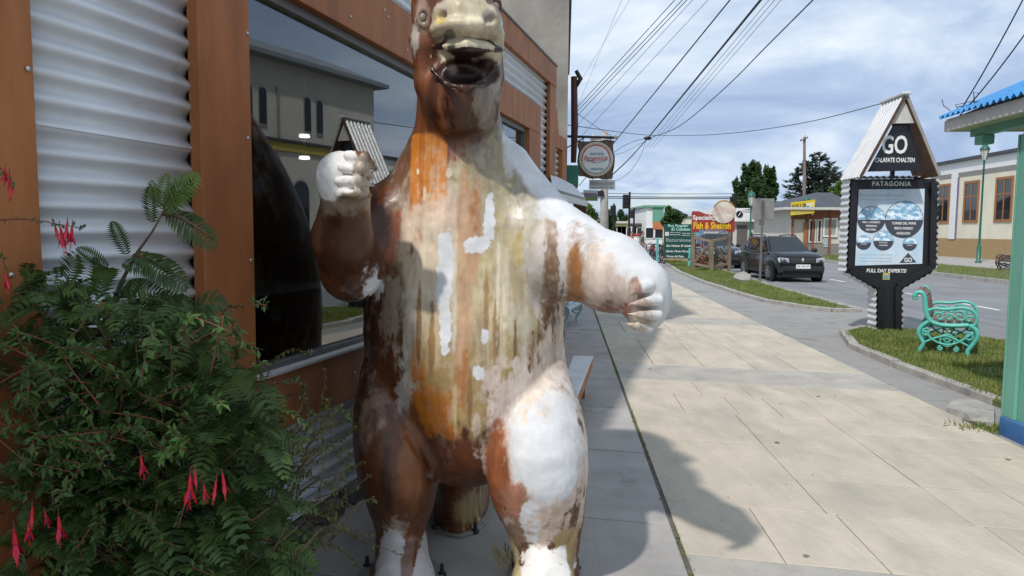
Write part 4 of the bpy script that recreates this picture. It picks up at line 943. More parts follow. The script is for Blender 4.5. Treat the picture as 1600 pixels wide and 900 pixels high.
def corr_edge(a, b, out, amp=.022, pitch=.105, depth=.36, nm='corrugated_edge', over=.03):
    a, b = Q(*a) - S * over, Q(*b) - S * over; L_ = (b - a).length; n = int(L_ / pitch * 8); o_ = Vector(out)
    def fn(i, j): return a.lerp(b, i) + o_ * (.02 + amp * (.5 + .5 * math.cos(2 * math.pi * i * L_ / pitch))) + S * depth * j
    MB().grid(fn, n, 1).build(nm, M['corrug'], go, smooth=True)
tl = -T
corr_edge((1330, 280), (1324, 424), tl); corr_edge((1463, 279), (1460, 420), T)
corr_edge((1324, 424), (1371, 451), (tl - Z * 1.2).normalized()); corr_edge((1460, 420), (1407, 450), (T - Z * 1.2).normalized())
corr_edge((1371, 451), (1371, 519), tl); corr_edge((1407, 450), (1407, 519), T); corr_edge((1330, 280), (1463, 279), Z, amp=.035)
# gable roof
ap, bl, br = Q(1416, 150, -.55), Q(1346, 277, -.55), Q(1467, 275, -.55)
dep = S * .80
def roofside(a, b, nm, flip):
    nrm = (b - a).cross(S).normalized() * (1 if flip else -1); 
    def fn(i, j): return a.lerp(b, j) + dep * i + nrm * (.02 + .022 * math.cos(2 * math.pi * i * 7))
    MB().grid(fn, 70, 2).build(nm, M['zinc'], go, smooth=True)
    MB().prism([a, b, b - nrm * .014, a - nrm * .014], dep).build('roof_lining', M['roof_lining'], go)
defm('zinc', (.62, .62, .62), .4, metal=.25, var=.1); defm('roof_lining', (.14, .075, .04), .7, var=.3, vscale=6)
roofside(ap, bl, 'roof_sheet', False); roofside(ap, br, 'roof_sheet', True)
MB().bar(ap + Z * .045 - S * .03, ap + dep + Z * .045 + S * .03, .13, .05).build('ridge_cap', M['zinc'], go, bevel=.015)
gt = MB().prism([ap - Z * .06 + S * .05, ap.lerp(bl, .33) + S * .05 + T * .02, ap.lerp(br, .33) + S * .05 - T * .02], S * .03).build('gable_board', M['trim_white'], go)
tri = [Q(1404, 186, -.2), Q(1362, 268, -.2), Q(1440, 268, -.2)]
MB().prism([Q(1400, 190, -.4), Q(1357, 268, -.4), Q(1440, 266, -.4), Q(1418, 190, -.4)], S * .05).build('name_board', M['black_gloss'], go, bevel=.004)
MB().par(Q(1392, 279, -.18), T * .06, S * .05, Z * .2).build('post', M['black'], go)
lettering('GO', Q(1398, 226, -.403), T, Z, .40, .30, M['letter_white'], go, bold=.02)
lettering('CALAFATE CHALTEN', Q(1398, 250, -.403), T, Z, .63, .075, M['letter_white'], go, bold=.02)
lettering('PATAGONIA', Q(1393, 287, -.003), T, Z, .64, .085, M['letter_white'], go, bold=.03, spacing=1.15)
lettering('FULL DAY EXPERTS!', Q(1385, 423, -.003), T, Z, .66, .065, M['letter_white'], go, bold=.02, shear=.1)
# poster
defm('poster', (.60, .70, .78), .35, var=.12, vscale=2.5, col2=(.42, .62, .80), c2scale=1.6, c2lo=.5, c2hi=.7)
defm('ice', (.28, .52, .72), .5, var=.25, vscale=9, stretch=(1, 1, 2), col2=(.72, .80, .86), c2scale=9, c2lo=.48, c2hi=.55)
defm('caption', (.06, .062, .085), .5, var=0); defm('ring_dark', (.08, .09, .12), .5, var=0)
po = MB().prism([Q(1342, 296, -.006), Q(1445, 295, -.006), Q(1441, 412, -.006), Q(1336, 415, -.006)], S * .006).build('poster', M['poster'], go)
def circle(x, y, r, cap=.5):
    c = Q(x, y, -.0085); rad = r * YS / FPX * 1.03
    MB().lathe([(.002, -.001), (rad, -.001), (rad, .002), (.002, .002)], 30, c, S).build('ring', M['ring_dark'], po)
    def seg(z0, z1, nm, m, off):
        P = []
        for i in range(25):
            t = i / 24; a0_, a1_ = math.asin(z0), math.asin(z1); a = a0_ + (a1_ - a0_) * t; P.append(c + T * math.cos(a) * rad * .96 + Z * math.sin(a) * rad * .96 - S * off)
        for i in range(25):
            t = 1 - i / 24; a0_, a1_ = math.asin(z0), math.asin(z1); a = a0_ + (a1_ - a0_) * t; P.append(c - T * math.cos(a) * rad * .96 + Z * math.sin(a) * rad * .96 - S * off)
        MB().prism(P, -S * .002).build(nm, M[m], po)
    seg(-.02, .999, 'picture', 'ice', .0015); seg(-.999, -.03, 'caption', 'caption', .0015)
    return c, rad
for x, y, r, ls in ((1361.5, 343, 20.5, ('PERITO MORENO', 'TREKKING', 'BASE TORRES')), (1412.5, 343, 28, ('TORRES DEL PAINE', 'PERITO MORENO', 'NAVEGACION')), (1349.5, 379, 11, ('CALAFATE',)), (1380.5, 376, 15, ('FITZ ROY', 'CHALTEN')), (1421.5, 381, 10.5, ('UPSALA',))):
    c, rad = circle(x, y, r)
    for k, l in enumerate(ls): lettering(l, c - Z * rad * (.2 + .27 * k) - S * .004, T, Z, rad * (1.25 - .28 * k) if len(l) > 8 else rad * .8, rad * .14, M['letter_white'], po, depth=.001, bold=.02)
lettering('Promociones todo el ano!', Q(1378, 304.5, -.0065), T, Z, .72, .06, M['letter_grey'], po, depth=.001)
lettering('Descubre los mejores tours de la zona', Q(1380, 312, -.0065), T, Z, .74, .022, M['letter_grey'], po, depth=.001)
for k, y in enumerate((398, 403, 408)): lettering('Reserva tu excursion en nuestra oficina' if k == 0 else 'Natales Calafate Chalten Ushuaia', Q(1369, y, -.0065), T, Z, .52, .022, M['letter_grey'], po, depth=.001)
MB().prism([Q(1405, 411, -.0085), Q(1432, 410, -.0085), Q(1419, 395, -.0085)], -S * .001).build('emblem', M['caption'], po); lettering('GO', Q(1419, 406, -.0096), T, Z, .13, .075, M['letter_white'], po, depth=.001, bold=.03)
MB().par(Q(1379, 437, -.002), T * .115, -S * .004, Z * .12).build('sticker', M['yellow_stripe'], go); MB().par(Q(1380.5, 435.5, -.0065), T * .08, -S * .002, Z * .06).build('sticker_print', M['letter_blue'], go)

# ------------------------------------------------------------------ cast iron bench
def spiral(c, r0, turns, a0, dirn=1, n=26):
    return [(c[0] + (r0 * (1 - i / n * .82)) * math.cos(a0 + dirn * 2 * math.pi * turns * i / n), c[1] + (r0 * (1 - i / n * .82)) * math.sin(a0 + dirn * 2 * math.pi * turns * i / n)) for i in range(n + 1)]
def smooth_path(P, n=5):
    out = []
    for i in range(len(P) - 1):
        p0 = P[max(i - 1, 0)]; p1 = P[i]; p2 = P[i + 1]; p3 = P[min(i + 2, len(P) - 1)]
        for k in range(n):
            t = k / n; out.append(tuple(.5 * (2 * p1[j] + (p2[j] - p0[j]) * t + (2 * p0[j] - 5 * p1[j] + 4 * p2[j] - p3[j]) * t * t + (3 * p1[j] - p0[j] - 3 * p2[j] + p3[j]) * t ** 3) for j in range(len(p1))))
    out.append(tuple(P[-1])); return out
def iron_bench(label, loc, rz, length, m, wood):
    b = thing('park_bench', label, 'bench', loc, rz)
    # profile plane: x = front (+) / back (-), z up; the bench runs along +y
    def pt(p, y): return (p[0], y, p[1])
    back = smooth_path([(-.40, .80), (-.385, .845), (-.33, .86), (-.285, .80), (-.27, .70), (-.25, .58), (-.20, .47), (-.08, .42), (.10, .42), (.26, .44)])
    arm = smooth_path([(-.25, .60), (-.15, .64), (.0, .64), (.16, .67), (.28, .645), (.34, .56), (.33, .46), (.26, .40)])
    low = smooth_path([(.26, .44), (.34, .38), (.36, .28), (.31, .17), (.26, .08), (.27, .0)])
    lowb = smooth_path([(-.20, .47), (-.30, .38), (-.33, .27), (-.27, .15), (-.30, .06), (-.32, .0)])
    brace = smooth_path([(-.27, .15), (-.15, .22), (0, .27), (.13, .22), (.27, .15)]); brace2 = smooth_path([(-.29, .35), (-.15, .20), (0, .15), (.14, .19), (.32, .34)])
    for y in (0, length):
        e = MB()
        for P, r in ((back, .040), (arm, .027), (low, .036), (lowb, .036), (brace, .018), (brace2, .018)): e.tube([pt(p, y) for p in P], r, 8, flat=.8)
        for c, r0, tr, a0, dr in (((-.39, .79), .05, 1.1, 1.4, 1), ((-.24, .30), .06, 1.3, 1.0, 1), ((.26, .28), .065, 1.3, 2.1, -1), ((-.09, .53), .07, 1.2, 3.1, -1), ((.03, .53), .055, 1.2, 0.0, 1), ((.15, .55), .08, 1.4, 2.6, -1), ((.26, .52), .05, 1.2, .3, 1), ((-.06, .09), .035, 1.2, 1.5, 1), ((.12, .09), .035, 1.2, 1.6, -1)):
            e.tube([pt(p, y) for p in spiral(c, r0, tr, a0, dr)], .015, 6)
        e.tube([pt((.015 + .085 * math.cos(t), .21 + .085 * math.sin(t)), y) for t in [2 * math.pi * i / 24 for i in range(25)]], .012, 6)
        for i in range(5):
            a, c = math.pi / 2 + i * 4 * math.pi / 5, math.pi / 2 + (i + 1) * 4 * math.pi / 5
            e.tube([pt((.015 + .075 * math.cos(a), .21 + .075 * math.sin(a)), y), pt((.015 + .075 * math.cos(c), .21 + .075 * math.sin(c)), y)], .008, 5)
        e.build('end_frame', M[m], b, smooth=True, world=False)
    L0, L1 = .025, length - .025
    seat = [(-.16, .455), (-.07, .445), (.03, .445), (.13, .45), (.22, .46), (.29, .44), (.335, .38)]; nrm = [(0, 1)] * 4 + [(.15, 1), (.6, .8), (1, .2)]
    bk = [(-.235, .56), (-.255, .65), (-.27, .74), (-.305, .82), (-.365, .85)]; bn = [(1, .3), (1, .2), (1, .3), (.7, .7), (0, 1)]
    for P, Nn in ((seat, nrm), (bk, bn)):
        for p, n in zip(P, Nn):
            n = Vector((n[0], 0, n[1])).normalized(); d = Vector((n.z, 0, -n.x)); o = Vector((p[0], L0, p[1])) - d * .04
            MB().par(o, d * .08, Vector((0, L1 - L0, 0)), n * .025).build('slat', M[wood], b, world=False, bevel=.004)
    return b
bA, bB = G(1447, 552, .02), G(1507, 557, .02)
ang = math.atan2((bB - bA).y, (bB - bA).x)
bx = bA.lerp(bB, .5)
iron_bench('ornate teal cast iron bench with worn wooden slats on the grass island', (bx.x, bx.y, .015), math.radians(-33), 1.1, 'teal_paint', 'bench_wood')
p_ = G(872, 515); iron_bench('pale blue iron bench by the house wall half hidden by the statue', (p_.x - .16, p_.y, 0), math.radians(-16), 1.2, 'pale_blue', 'pale_blue')
p_ = G(1553, 420, .03); iron_bench('far brown iron bench by the tall lamp across the road', (p_.x + .5, p_.y, .03), math.radians(150), 1.5, 'black', 'bench_wood')

# ------------------------------------------------------------------ signs on the verge
rs = thing('restaurant_sign', 'red seafood restaurant sign with pink disc on a rough timber frame', 'sign', tuple(G(1112, 424)))
yr = G(1112, 423).y
def RQ(x, y, dy=0.0): p = D(x, y, yr); p.y += dy; return p
for x in (1082.5, 1139): MB().bar(RQ(x, 428), RQ(x + 1, 332), .14, .12, up=(0, 1, 0)).build('post', M['old_wood'], rs, bevel=.01)
MB().bar(RQ(1108, 424, -.35), RQ(1108, 377, -.35), .17, .15, up=(0, 1, 0)).build('middle_post', M['old_wood'], rs, bevel=.01)
for a, b in (((1083, 371), (1108, 377)), ((1108, 377), (1139, 371)), ((1083, 412), (1108, 417)), ((1108, 417), (1139, 412))):
    A, B = RQ(*a), RQ(*b)
    (A if a[0] == 1108 else B).y -= .30; MB().bar(A, B, .09, .11).build('rail', M['old_wood'], rs, bevel=.008)
for a, b in (((1106, 380), (1085, 410)), ((1110, 380), (1137, 410))):
    A, B = RQ(*a), RQ(*b); A.y -= .38; MB().bar(A, B, .08, .07, up=(0, 1, 0)).build('brace', M['old_wood'], rs, bevel=.008)
P = [RQ(1081, 362), RQ(1147, 362), RQ(1147, 330)] + [RQ(1125 - i * 4.2, 331 + 4.5 * math.sin(math.pi * (i + .5) / 8)) for i in range(9)] + [RQ(1081, 330)]
rb = MB().prism([p - Vector((0, .07, 0)) for p in P], (0, .04, 0)).build('board', M['red_sign'], rs)
X1 = Vector((1, 0, 0))
lettering('Speciality', RQ(1100, 341, -.071), X1, Z, 1.0, .26, M['letter_white'], rb, bold=.02)
lettering('Fish & Shellfish', RQ(1112, 352.5, -.071), X1, Z, 1.62, .30, M['letter_yellow'], rb, bold=.025)
lettering('SEAFOOD', RQ(1113, 360.5, -.071), X1, Z, 1.2, .10, M['letter_blue'], rb, bold=.02)
MB().lathe([(.01, 0), (.49, 0), (.51, .015), (.51, .04), (.01, .041)], 40, RQ(1130, 331, -.12), (0, 1, 0)).build('disc', M['disc_pink'], rs)
V = []
for i in range(13):
    a = math.pi * (.15 + .7 * i / 12); V.append(RQ(1130, 331, -.121) + Vector((math.cos(a) * .505, 0, math.sin(a) * .505)))
V += [RQ(1130, 331, -.121) + Vector((math.cos(math.pi * (.15 + .7 * i / 12)) * .45, 0, math.sin(math.pi * (.15 + .7 * i / 12)) * .45)) for i in range(12, -1, -1)]
MB().prism(V, (0, -.003, 0)).build('rim_band', M['gold'], rs)
V = [RQ(1084, 362.5, -.05), RQ(1084, 369, -.05), RQ(1092, 367.5, -.05), RQ(1098, 362.5, -.05)]; MB().prism(V, (0, .02, 0)).build('lower_panel', M['letter_blue'], rs)
random.seed(4); mb = MB()
for i in range(60): mb.ball(RQ(random.gauss(1100, 12), random.uniform(383, 411), -.1 + random.uniform(-.15, .15)), (.05, .05, .04), 5, 4)
fb = thing('flower_planter', 'red flowers on a weathered planter behind the timber frame', 'flowers', tuple(G(1105, 419)))
defm('petal_red', (.5, .07, .04), .7); defm('petal_dim', (.14, .15, .06), .8)
mbs = MB(); mbt = MB()
for i in range(46):
    p = RQ(random.choice((1094, 1104, 1112, 1098)) + random.gauss(0, 3), random.uniform(382, 411), random.uniform(-.05, .12)); mbs.ball(p, (.035, .035, .03), 5, 4)
for i in range(70):
    p = RQ(random.uniform(1088, 1134), random.uniform(386, 416), random.uniform(.0, .15)); mbt.ball(p, (.05, .05, .035), 5, 4)
tag(mbs.build('blossom', M['petal_red'], fb), kind='stuff'); tag(mbt.build('foliage', M['petal_dim'], fb), kind='stuff')
MB().par(RQ(1087, 418, .05), (1.4, 0, 0), (0, .25, 0), (0, 0, .55)).build('box', M['old_wood'], fb)

gs = thing('excursion_board', 'dark green excursion board with white lettering on pale teal posts', 'sign', tuple(G(1060, 405)))
yg = 34.5
def GQ(x, y, dy=0.0): p = D(x, y, yg); p.y += dy; return p
A, B = GQ(1038, 350), GQ(1087, 404)
gbd = MB().par((A.x, yg, B.z), (B.x - A.x, 0, 0), (0, .06, 0), (0, 0, A.z - B.z)).build('board', M['dark_green'], gs)
for x in (1036.5, 1088): MB().par((D(x, 0, yg).x - .05, yg - .01, -.05), (.10, 0, 0), (0, .1, 0), (0, 0, GQ(0, 364 if x < 1050 else 380).z + .05)).build('post', M['teal_light'], gs)
MB().par((A.x, yg - .01, B.z - .08), (B.x - A.x, 0, 0), (0, .05, 0), (0, 0, .07)).build('bottom_rail', M['ochre'], gs)
for l, x, y, w, h, m, kw in (('Bus Regular', 1060, 353, 1.0, .15, 'mint', {}), ('El Calafate', 1064, 358, .9, .15, 'mint', {}), ('Excursiones', 1062, 375, 1.3, .17, 'letter_grey', {}), ('Bus Natales El Calafate', 1062, 384, 1.3, .1, 'letter_white', dict(shear=.3)), ('Glaciar Perito Moreno', 1060, 392.5, 1.2, .1, 'letter_white', dict(shear=.3)), ('Torres del Paine', 1055, 400.5, .85, .1, 'letter_white', dict(shear=.3)), ('Horarios y reservas', 1055, 363.5, .5, .05, 'letter_white', {}), ('salidas todos los dias', 1055, 366.5, .5, .05, 'letter_white', {}), ('oficina central', 1072, 364.5, .4, .05, 'letter_white', {}), ('informaciones', 1072, 367.5, .4, .05, 'letter_white', {})):
    lettering(l, GQ(x, y, -.001), X1, Z, w, h, M[m], gbd, bold=.015, **kw)
MB().par(GQ(1039, 368.5, -.006), (.19, 0, 0), (0, .005, 0), (0, 0, .19)).build('notice', M['whitish'], gbd)

rd = thing('road_sign', 'grey back of a square road sign on a post beside the black car', 'sign', tuple(G(1188, 437)))
yb = G(1188, 438).y - .3
A, B = D(1176, 310, yb), D(1209, 343, yb)
MB().par((A.x, yb, B.z), (B.x - A.x, 0, 0), (0, .012, 0), (0, 0, A.z - B.z)).build('plate', M['grey_panel'], rd, bevel=.02)
MB().bar((D(1188, 400, yb).x, yb - .035, -.05), (D(1192, 312, yb).x, yb - .035, A.z - .05), .06, .06, up=(0, 1, 0)).build('post', M['frame_grey'], rd)
MB().par((D(1186, 346, yb).x, yb - .02, B.z - .2), (.17, 0, 0), (0, .02, 0), (0, 0, .2)).build('clamp', M['frame_grey'], rd)

# ------------------------------------------------------------------ street lamps
def street_lamp(label, px, top, Y, zb):
    b = D(px, 400, Y); t = D(px, top, Y); L_ = thing('street_lamp', label, 'street lamp', (b.x, Y, zb), 0, 'green street lamps'); h = t.z - zb; k = h / 6.5
    o = Vector((b.x, Y, zb))
    MB().lathe([(.17, 0), (.17, .08), (.11, .12), (.12, .9), (.075, 1.0), (.06, 1.2), (.045, h - 1.1), (.08, h - 1.05), (.05, h - 1.0)], 12, o).build('pole', M['lamp_green'], L_, smooth=True)
    MB().lathe([(.10, h - .98), (.22, h - .42), (.21, h - .40), (.02, h - .41)], 6, o).build('lantern', M['lamp_glass'], L_)
    for i in range(6):
        a = 2 * math.pi * i / 6; d_ = Vector((0, 0, 1)).orthogonal().normalized(); e_ = Vector((0, 0, 1)).cross(d_); u = d_ * math.cos(a) + e_ * math.sin(a); MB().bar(o + u * .105 + Z * (h - .98), o + u * .225 + Z * (h - .41), .02, .02).build('lantern_bar', M['lamp_green'], L_)
    MB().lathe([(.27, h - .41), (.25, h - .36), (.12, h - .16), (.06, h - .12), (.03, h - .06), (.04, h - .03), (.005, h)], 12, o).build('cap', M['lamp_green'], L_, smooth=True)
street_lamp('green street lamp in front of the cream building beside the kiosk', 1529, 222, 40.3, .04)
street_lamp('green street lamp rising left of the grey road sign', 1171, 296, 44, -.05); street_lamp('green street lamp behind the yellow roof sign', 1257, 304, 52, -.05)

# ------------------------------------------------------------------ traffic lights
def traffic_light(label, px, ytop, Y, boxes, base=372):
    b = D(px, base, Y); L_ = thing('traffic_light', label, 'traffic light', (b.x, Y, -.1), 0, 'traffic lights at the crossing'); t = D(px, ytop, Y)
    MB().tube([(b.x, Y, -.1), (b.x, Y, t.z)], .06, 8).build('pole', M['black'], L_)
    for (x0, x1, y0, y1) in boxes:
        A, B = D(x0, y0, Y - .15), D(x1, y1, Y - .15); bx_ = MB().par((A.x, Y - .28, B.z), (B.x - A.x, 0, 0), (0, .2, 0), (0, 0, A.z - B.z)).build('signal_head', M['black'], L_, bevel=.04)
        for k in range(3): MB().tube([((A.x + B.x) / 2, Y - .28, B.z + (A.z - B.z) * (.2 + .3 * k)), ((A.x + B.x) / 2, Y - .42, B.z + (A.z - B.z) * (.19 + .3 * k))], (B.x - A.x) * .36, 10).build('visor', M['black'], bx_)
        MB().bar(((A.x + B.x) / 2, Y - .2, (A.z + B.z) / 2), (b.x, Y, (A.z + B.z) / 2), .05, .05).build('bracket', M['black'], L_)
traffic_light('tall black traffic light rising above the white stone arm', 982.5, 300, 40, ((973, 981.5, 304, 326),)); traffic_light('low black traffic light with round tree behind it', 958.5, 318, 46, ((954, 962, 321, 337),)); traffic_light('small traffic light right of the tall one', 990, 325, 48, ((985, 991, 328, 341),)); traffic_light('traffic light partly behind the pink disc', 1143, 303, 42, ((1140.5, 1150, 307, 326),))
wb = thing('litter_bin', 'small white bin near the crossing behind the bicycles', 'bin', tuple(D(995, 375, 44))); o_ = D(995, 380, 44)
MB().lathe([(.2, -.1 - o_.z), (.22, .35), (.25, .42), (.02, .46)], 10, (o_.x, 44, o_.z)).build('body', M['white'], wb); MB().lathe([(.26, .42), (.26, .47), (.1, .55), (.01, .56)], 10, (o_.x, 44, o_.z + .05)).build('lid', M['red_sign'], wb)

# ------------------------------------------------------------------ poles and overhead wires
up_ = thing('concrete_pole', 'slender concrete utility pole behind the round hanging sign', 'pole', tuple(D(945, 362, 26)))
b_ = D(945.5, 370, 26); t_ = D(944, 206, 26)
MB().tube([(b_.x, 26, -.1), (t_.x, 26, t_.z)], [.17, .12], 10).build('shaft', M['concrete_pole'], up_, smooth=True); MB().bar((t_.x - .5, 26, t_.z - .25), (t_.x + .5, 26, t_.z - .2), .07, .09).build('crossarm', M['old_wood'], up_)
for d_ in (-.4, 0, .4): MB().lathe([(.03, 0), (.045, .03), (.03, .06), (.045, .09), (.01, .12)], 8, (t_.x + d_, 26, t_.z - .16 + d_ * .05)).build('insulator', M['whitish'], up_)
MB().bar((t_.x, 25.86, t_.z - 2.2), (t_.x - .28, 25.86, t_.z - 2.25), .12, .22).build('junction_box', M['black'], up_)
tp = thing('timber_pole', 'tall timber utility pole with crossarm in front of the conifer', 'pole', tuple(D(1257, 365, 75)))
b_ = D(1257.5, 365, 75); t_ = D(1257, 214, 75)
MB().tube([(b_.x, 75, -.1), (t_.x, 75, t_.z)], [.22, .14], 8).build('shaft', M['timber_pole'], tp, smooth=True); MB().bar(D(1250.5, 220, 74.8), D(1262, 215, 74.8), .14, .14).build('crossarm', M['timber_pole'], tp)
for x, y in ((1251.5, 218.5), (1257.5, 213), (1261.5, 214)): MB().lathe([(.06, 0), (.09, .1), (.05, .2), (.02, .32)], 6, D(x, y, 74.8)).build('insulator', M['whitish'], tp)
def wire(label, a, b, sag=.15, r=.006, n=18, name='overhead_wire', group=None):
    a, b = Vector(a), Vector(b)
    o = MB().tube([a.lerp(b, i / n) - Z * sag * 4 * (i / n) * (1 - i / n) for i in range(n + 1)], r, 5).build(name, M['wire'], smooth=True); tag(o, label, 'wire', group); return o
hub = D(1012, 216, 38)
def ahead(x, y, h=5.2):                                   # where the line of sight reaches a given height above the eye
    d = _ray(x, y); return Vector((0, 0, CAMZ)) + d * (h / d.z)
def along(px0, py0, h):                                    # a wire parallel to the street through that point, brought overhead
    p = ahead(px0, py0, h); return p, p - S * (p.y + 6)
mb = MB()
def cable(label, pts, r, grp='cables over the pavement'):
    o = MB().tube(smooth_path([tuple(p) for p in pts], 6) if len(pts) > 3 else pts, r, 5).build('overhead_wire', M['wire'], smooth=True); tag(o, label, 'wire', grp); return o
def over(x0, y0, x1, y1, Y0, h1):                          # from depth Y0 to where it leaves the picture at height h1, continued overhead
    a = D(x0, y0, Y0); b = ahead(x1, y1, h1); c = b + (b - a).normalized() * 22; return [a, b, c]
cable('thick bundled cable running from the splice up to the top edge', over(1012, 216, 1190, -2, 38, 5.6), .034)
cable('dark cable left of the bundled one, reaching the top edge first', over(905, 290, 1142, -2, 36, 5.4), .018)
cable('lone cable curving from the splice to the far upper right', [D(1012, 216, 38), D(1060, 198, 34), D(1130, 140, 27), D(1200, 70, 21), D(1272, -2, 17), D(1330, -60, 14)], .018)
for k, (x1, lab) in enumerate(((1203, 'first thin wire right of the bundled cable'), (1212, 'second thin wire right of the bundled cable'), (1222, 'third thin wire right of the bundled cable'))): cable(lab, over(1008 + k * 6, 232, x1, -2, 38, 5.6), .007)
for k, (x1, y0, lab) in enumerate(((1056, 172, 'leftmost of the fanned wires above the banner'), (1068, 178, 'second of the fanned wires above the banner'), (1075, 185, 'third of the fanned wires above the banner'), (1084, 200, 'fourth of the fanned wires above the banner'), (1108, 224, 'rightmost of the fanned wires above the banner'))): cable(lab, over(898, y0, x1, -2, 24, 5.4), .010 if k < 3 else .006)
for k, (a, b, lab) in enumerate((((905, 130), (985, -2), 'faint wire nearest the grey wall'), ((895, 185), (972, -2), 'second faint wire near the grey wall'))): cable(lab, over(*a, *b, 40, 9), .006)
cable('cable drooping from the splice down to the hanging sign', [D(1012, 216, 38), D(985, 246, 34), D(958, 272, 28), D(944, 283, 26.2)], .026)
cable('looping thin cable left of the splice', [D(1012, 216, 38), D(990, 221, 35), D(965, 234, 30), D(946, 252, 26.2)], .012); cable('lower looping cable left of the splice', [D(1010, 218, 38), D(1000, 245, 36), D(980, 272, 32), D(947, 290, 26.2)], .010); cable('short cable beside the looping one', [D(1005, 222, 38), D(975, 238, 33), D(946, 246, 26.2)], .008)
cable('long sagging wire from the house wall to the tour sign roof', [D(885, 195, 13), D(1012, 211, 22), D(1120, 210, 19), D(1250, 193, 16), D(1384, 160, 12.9)], .008)
cable('wire crossing from the banner to the hanging sign arm', [D(900, 176, 13), D(930, 197, 12.8), D(957, 214, 12.62)], .004)
sp = MB().ball(hub, (.22, .25, .10), 10, 6).build('cable_splice', M['wire'], smooth=True); tag(sp, 'dark splice box where the overhead cables meet', 'cable box')
for k, y in enumerate((301, 306, 308.5)):
    a, b = D(900, y, 46), D(1165, y + 1.5, 46); wire(('upper', 'middle', 'lower')[k] + ' of the three level wires across the far street', a, b, .05, .03 if k else .018, group='level wires across the far street')
for k, (a, b) in enumerate((((1497, 178), (1601, -6)), ((1500, 180), (1612, 38)))): wire(('steeper', 'flatter')[k] + ' of the two wires rising from the kiosk roof', D(*a, 6.9), D(*b, 6.0), .03, .006, group='wires on the kiosk roof')

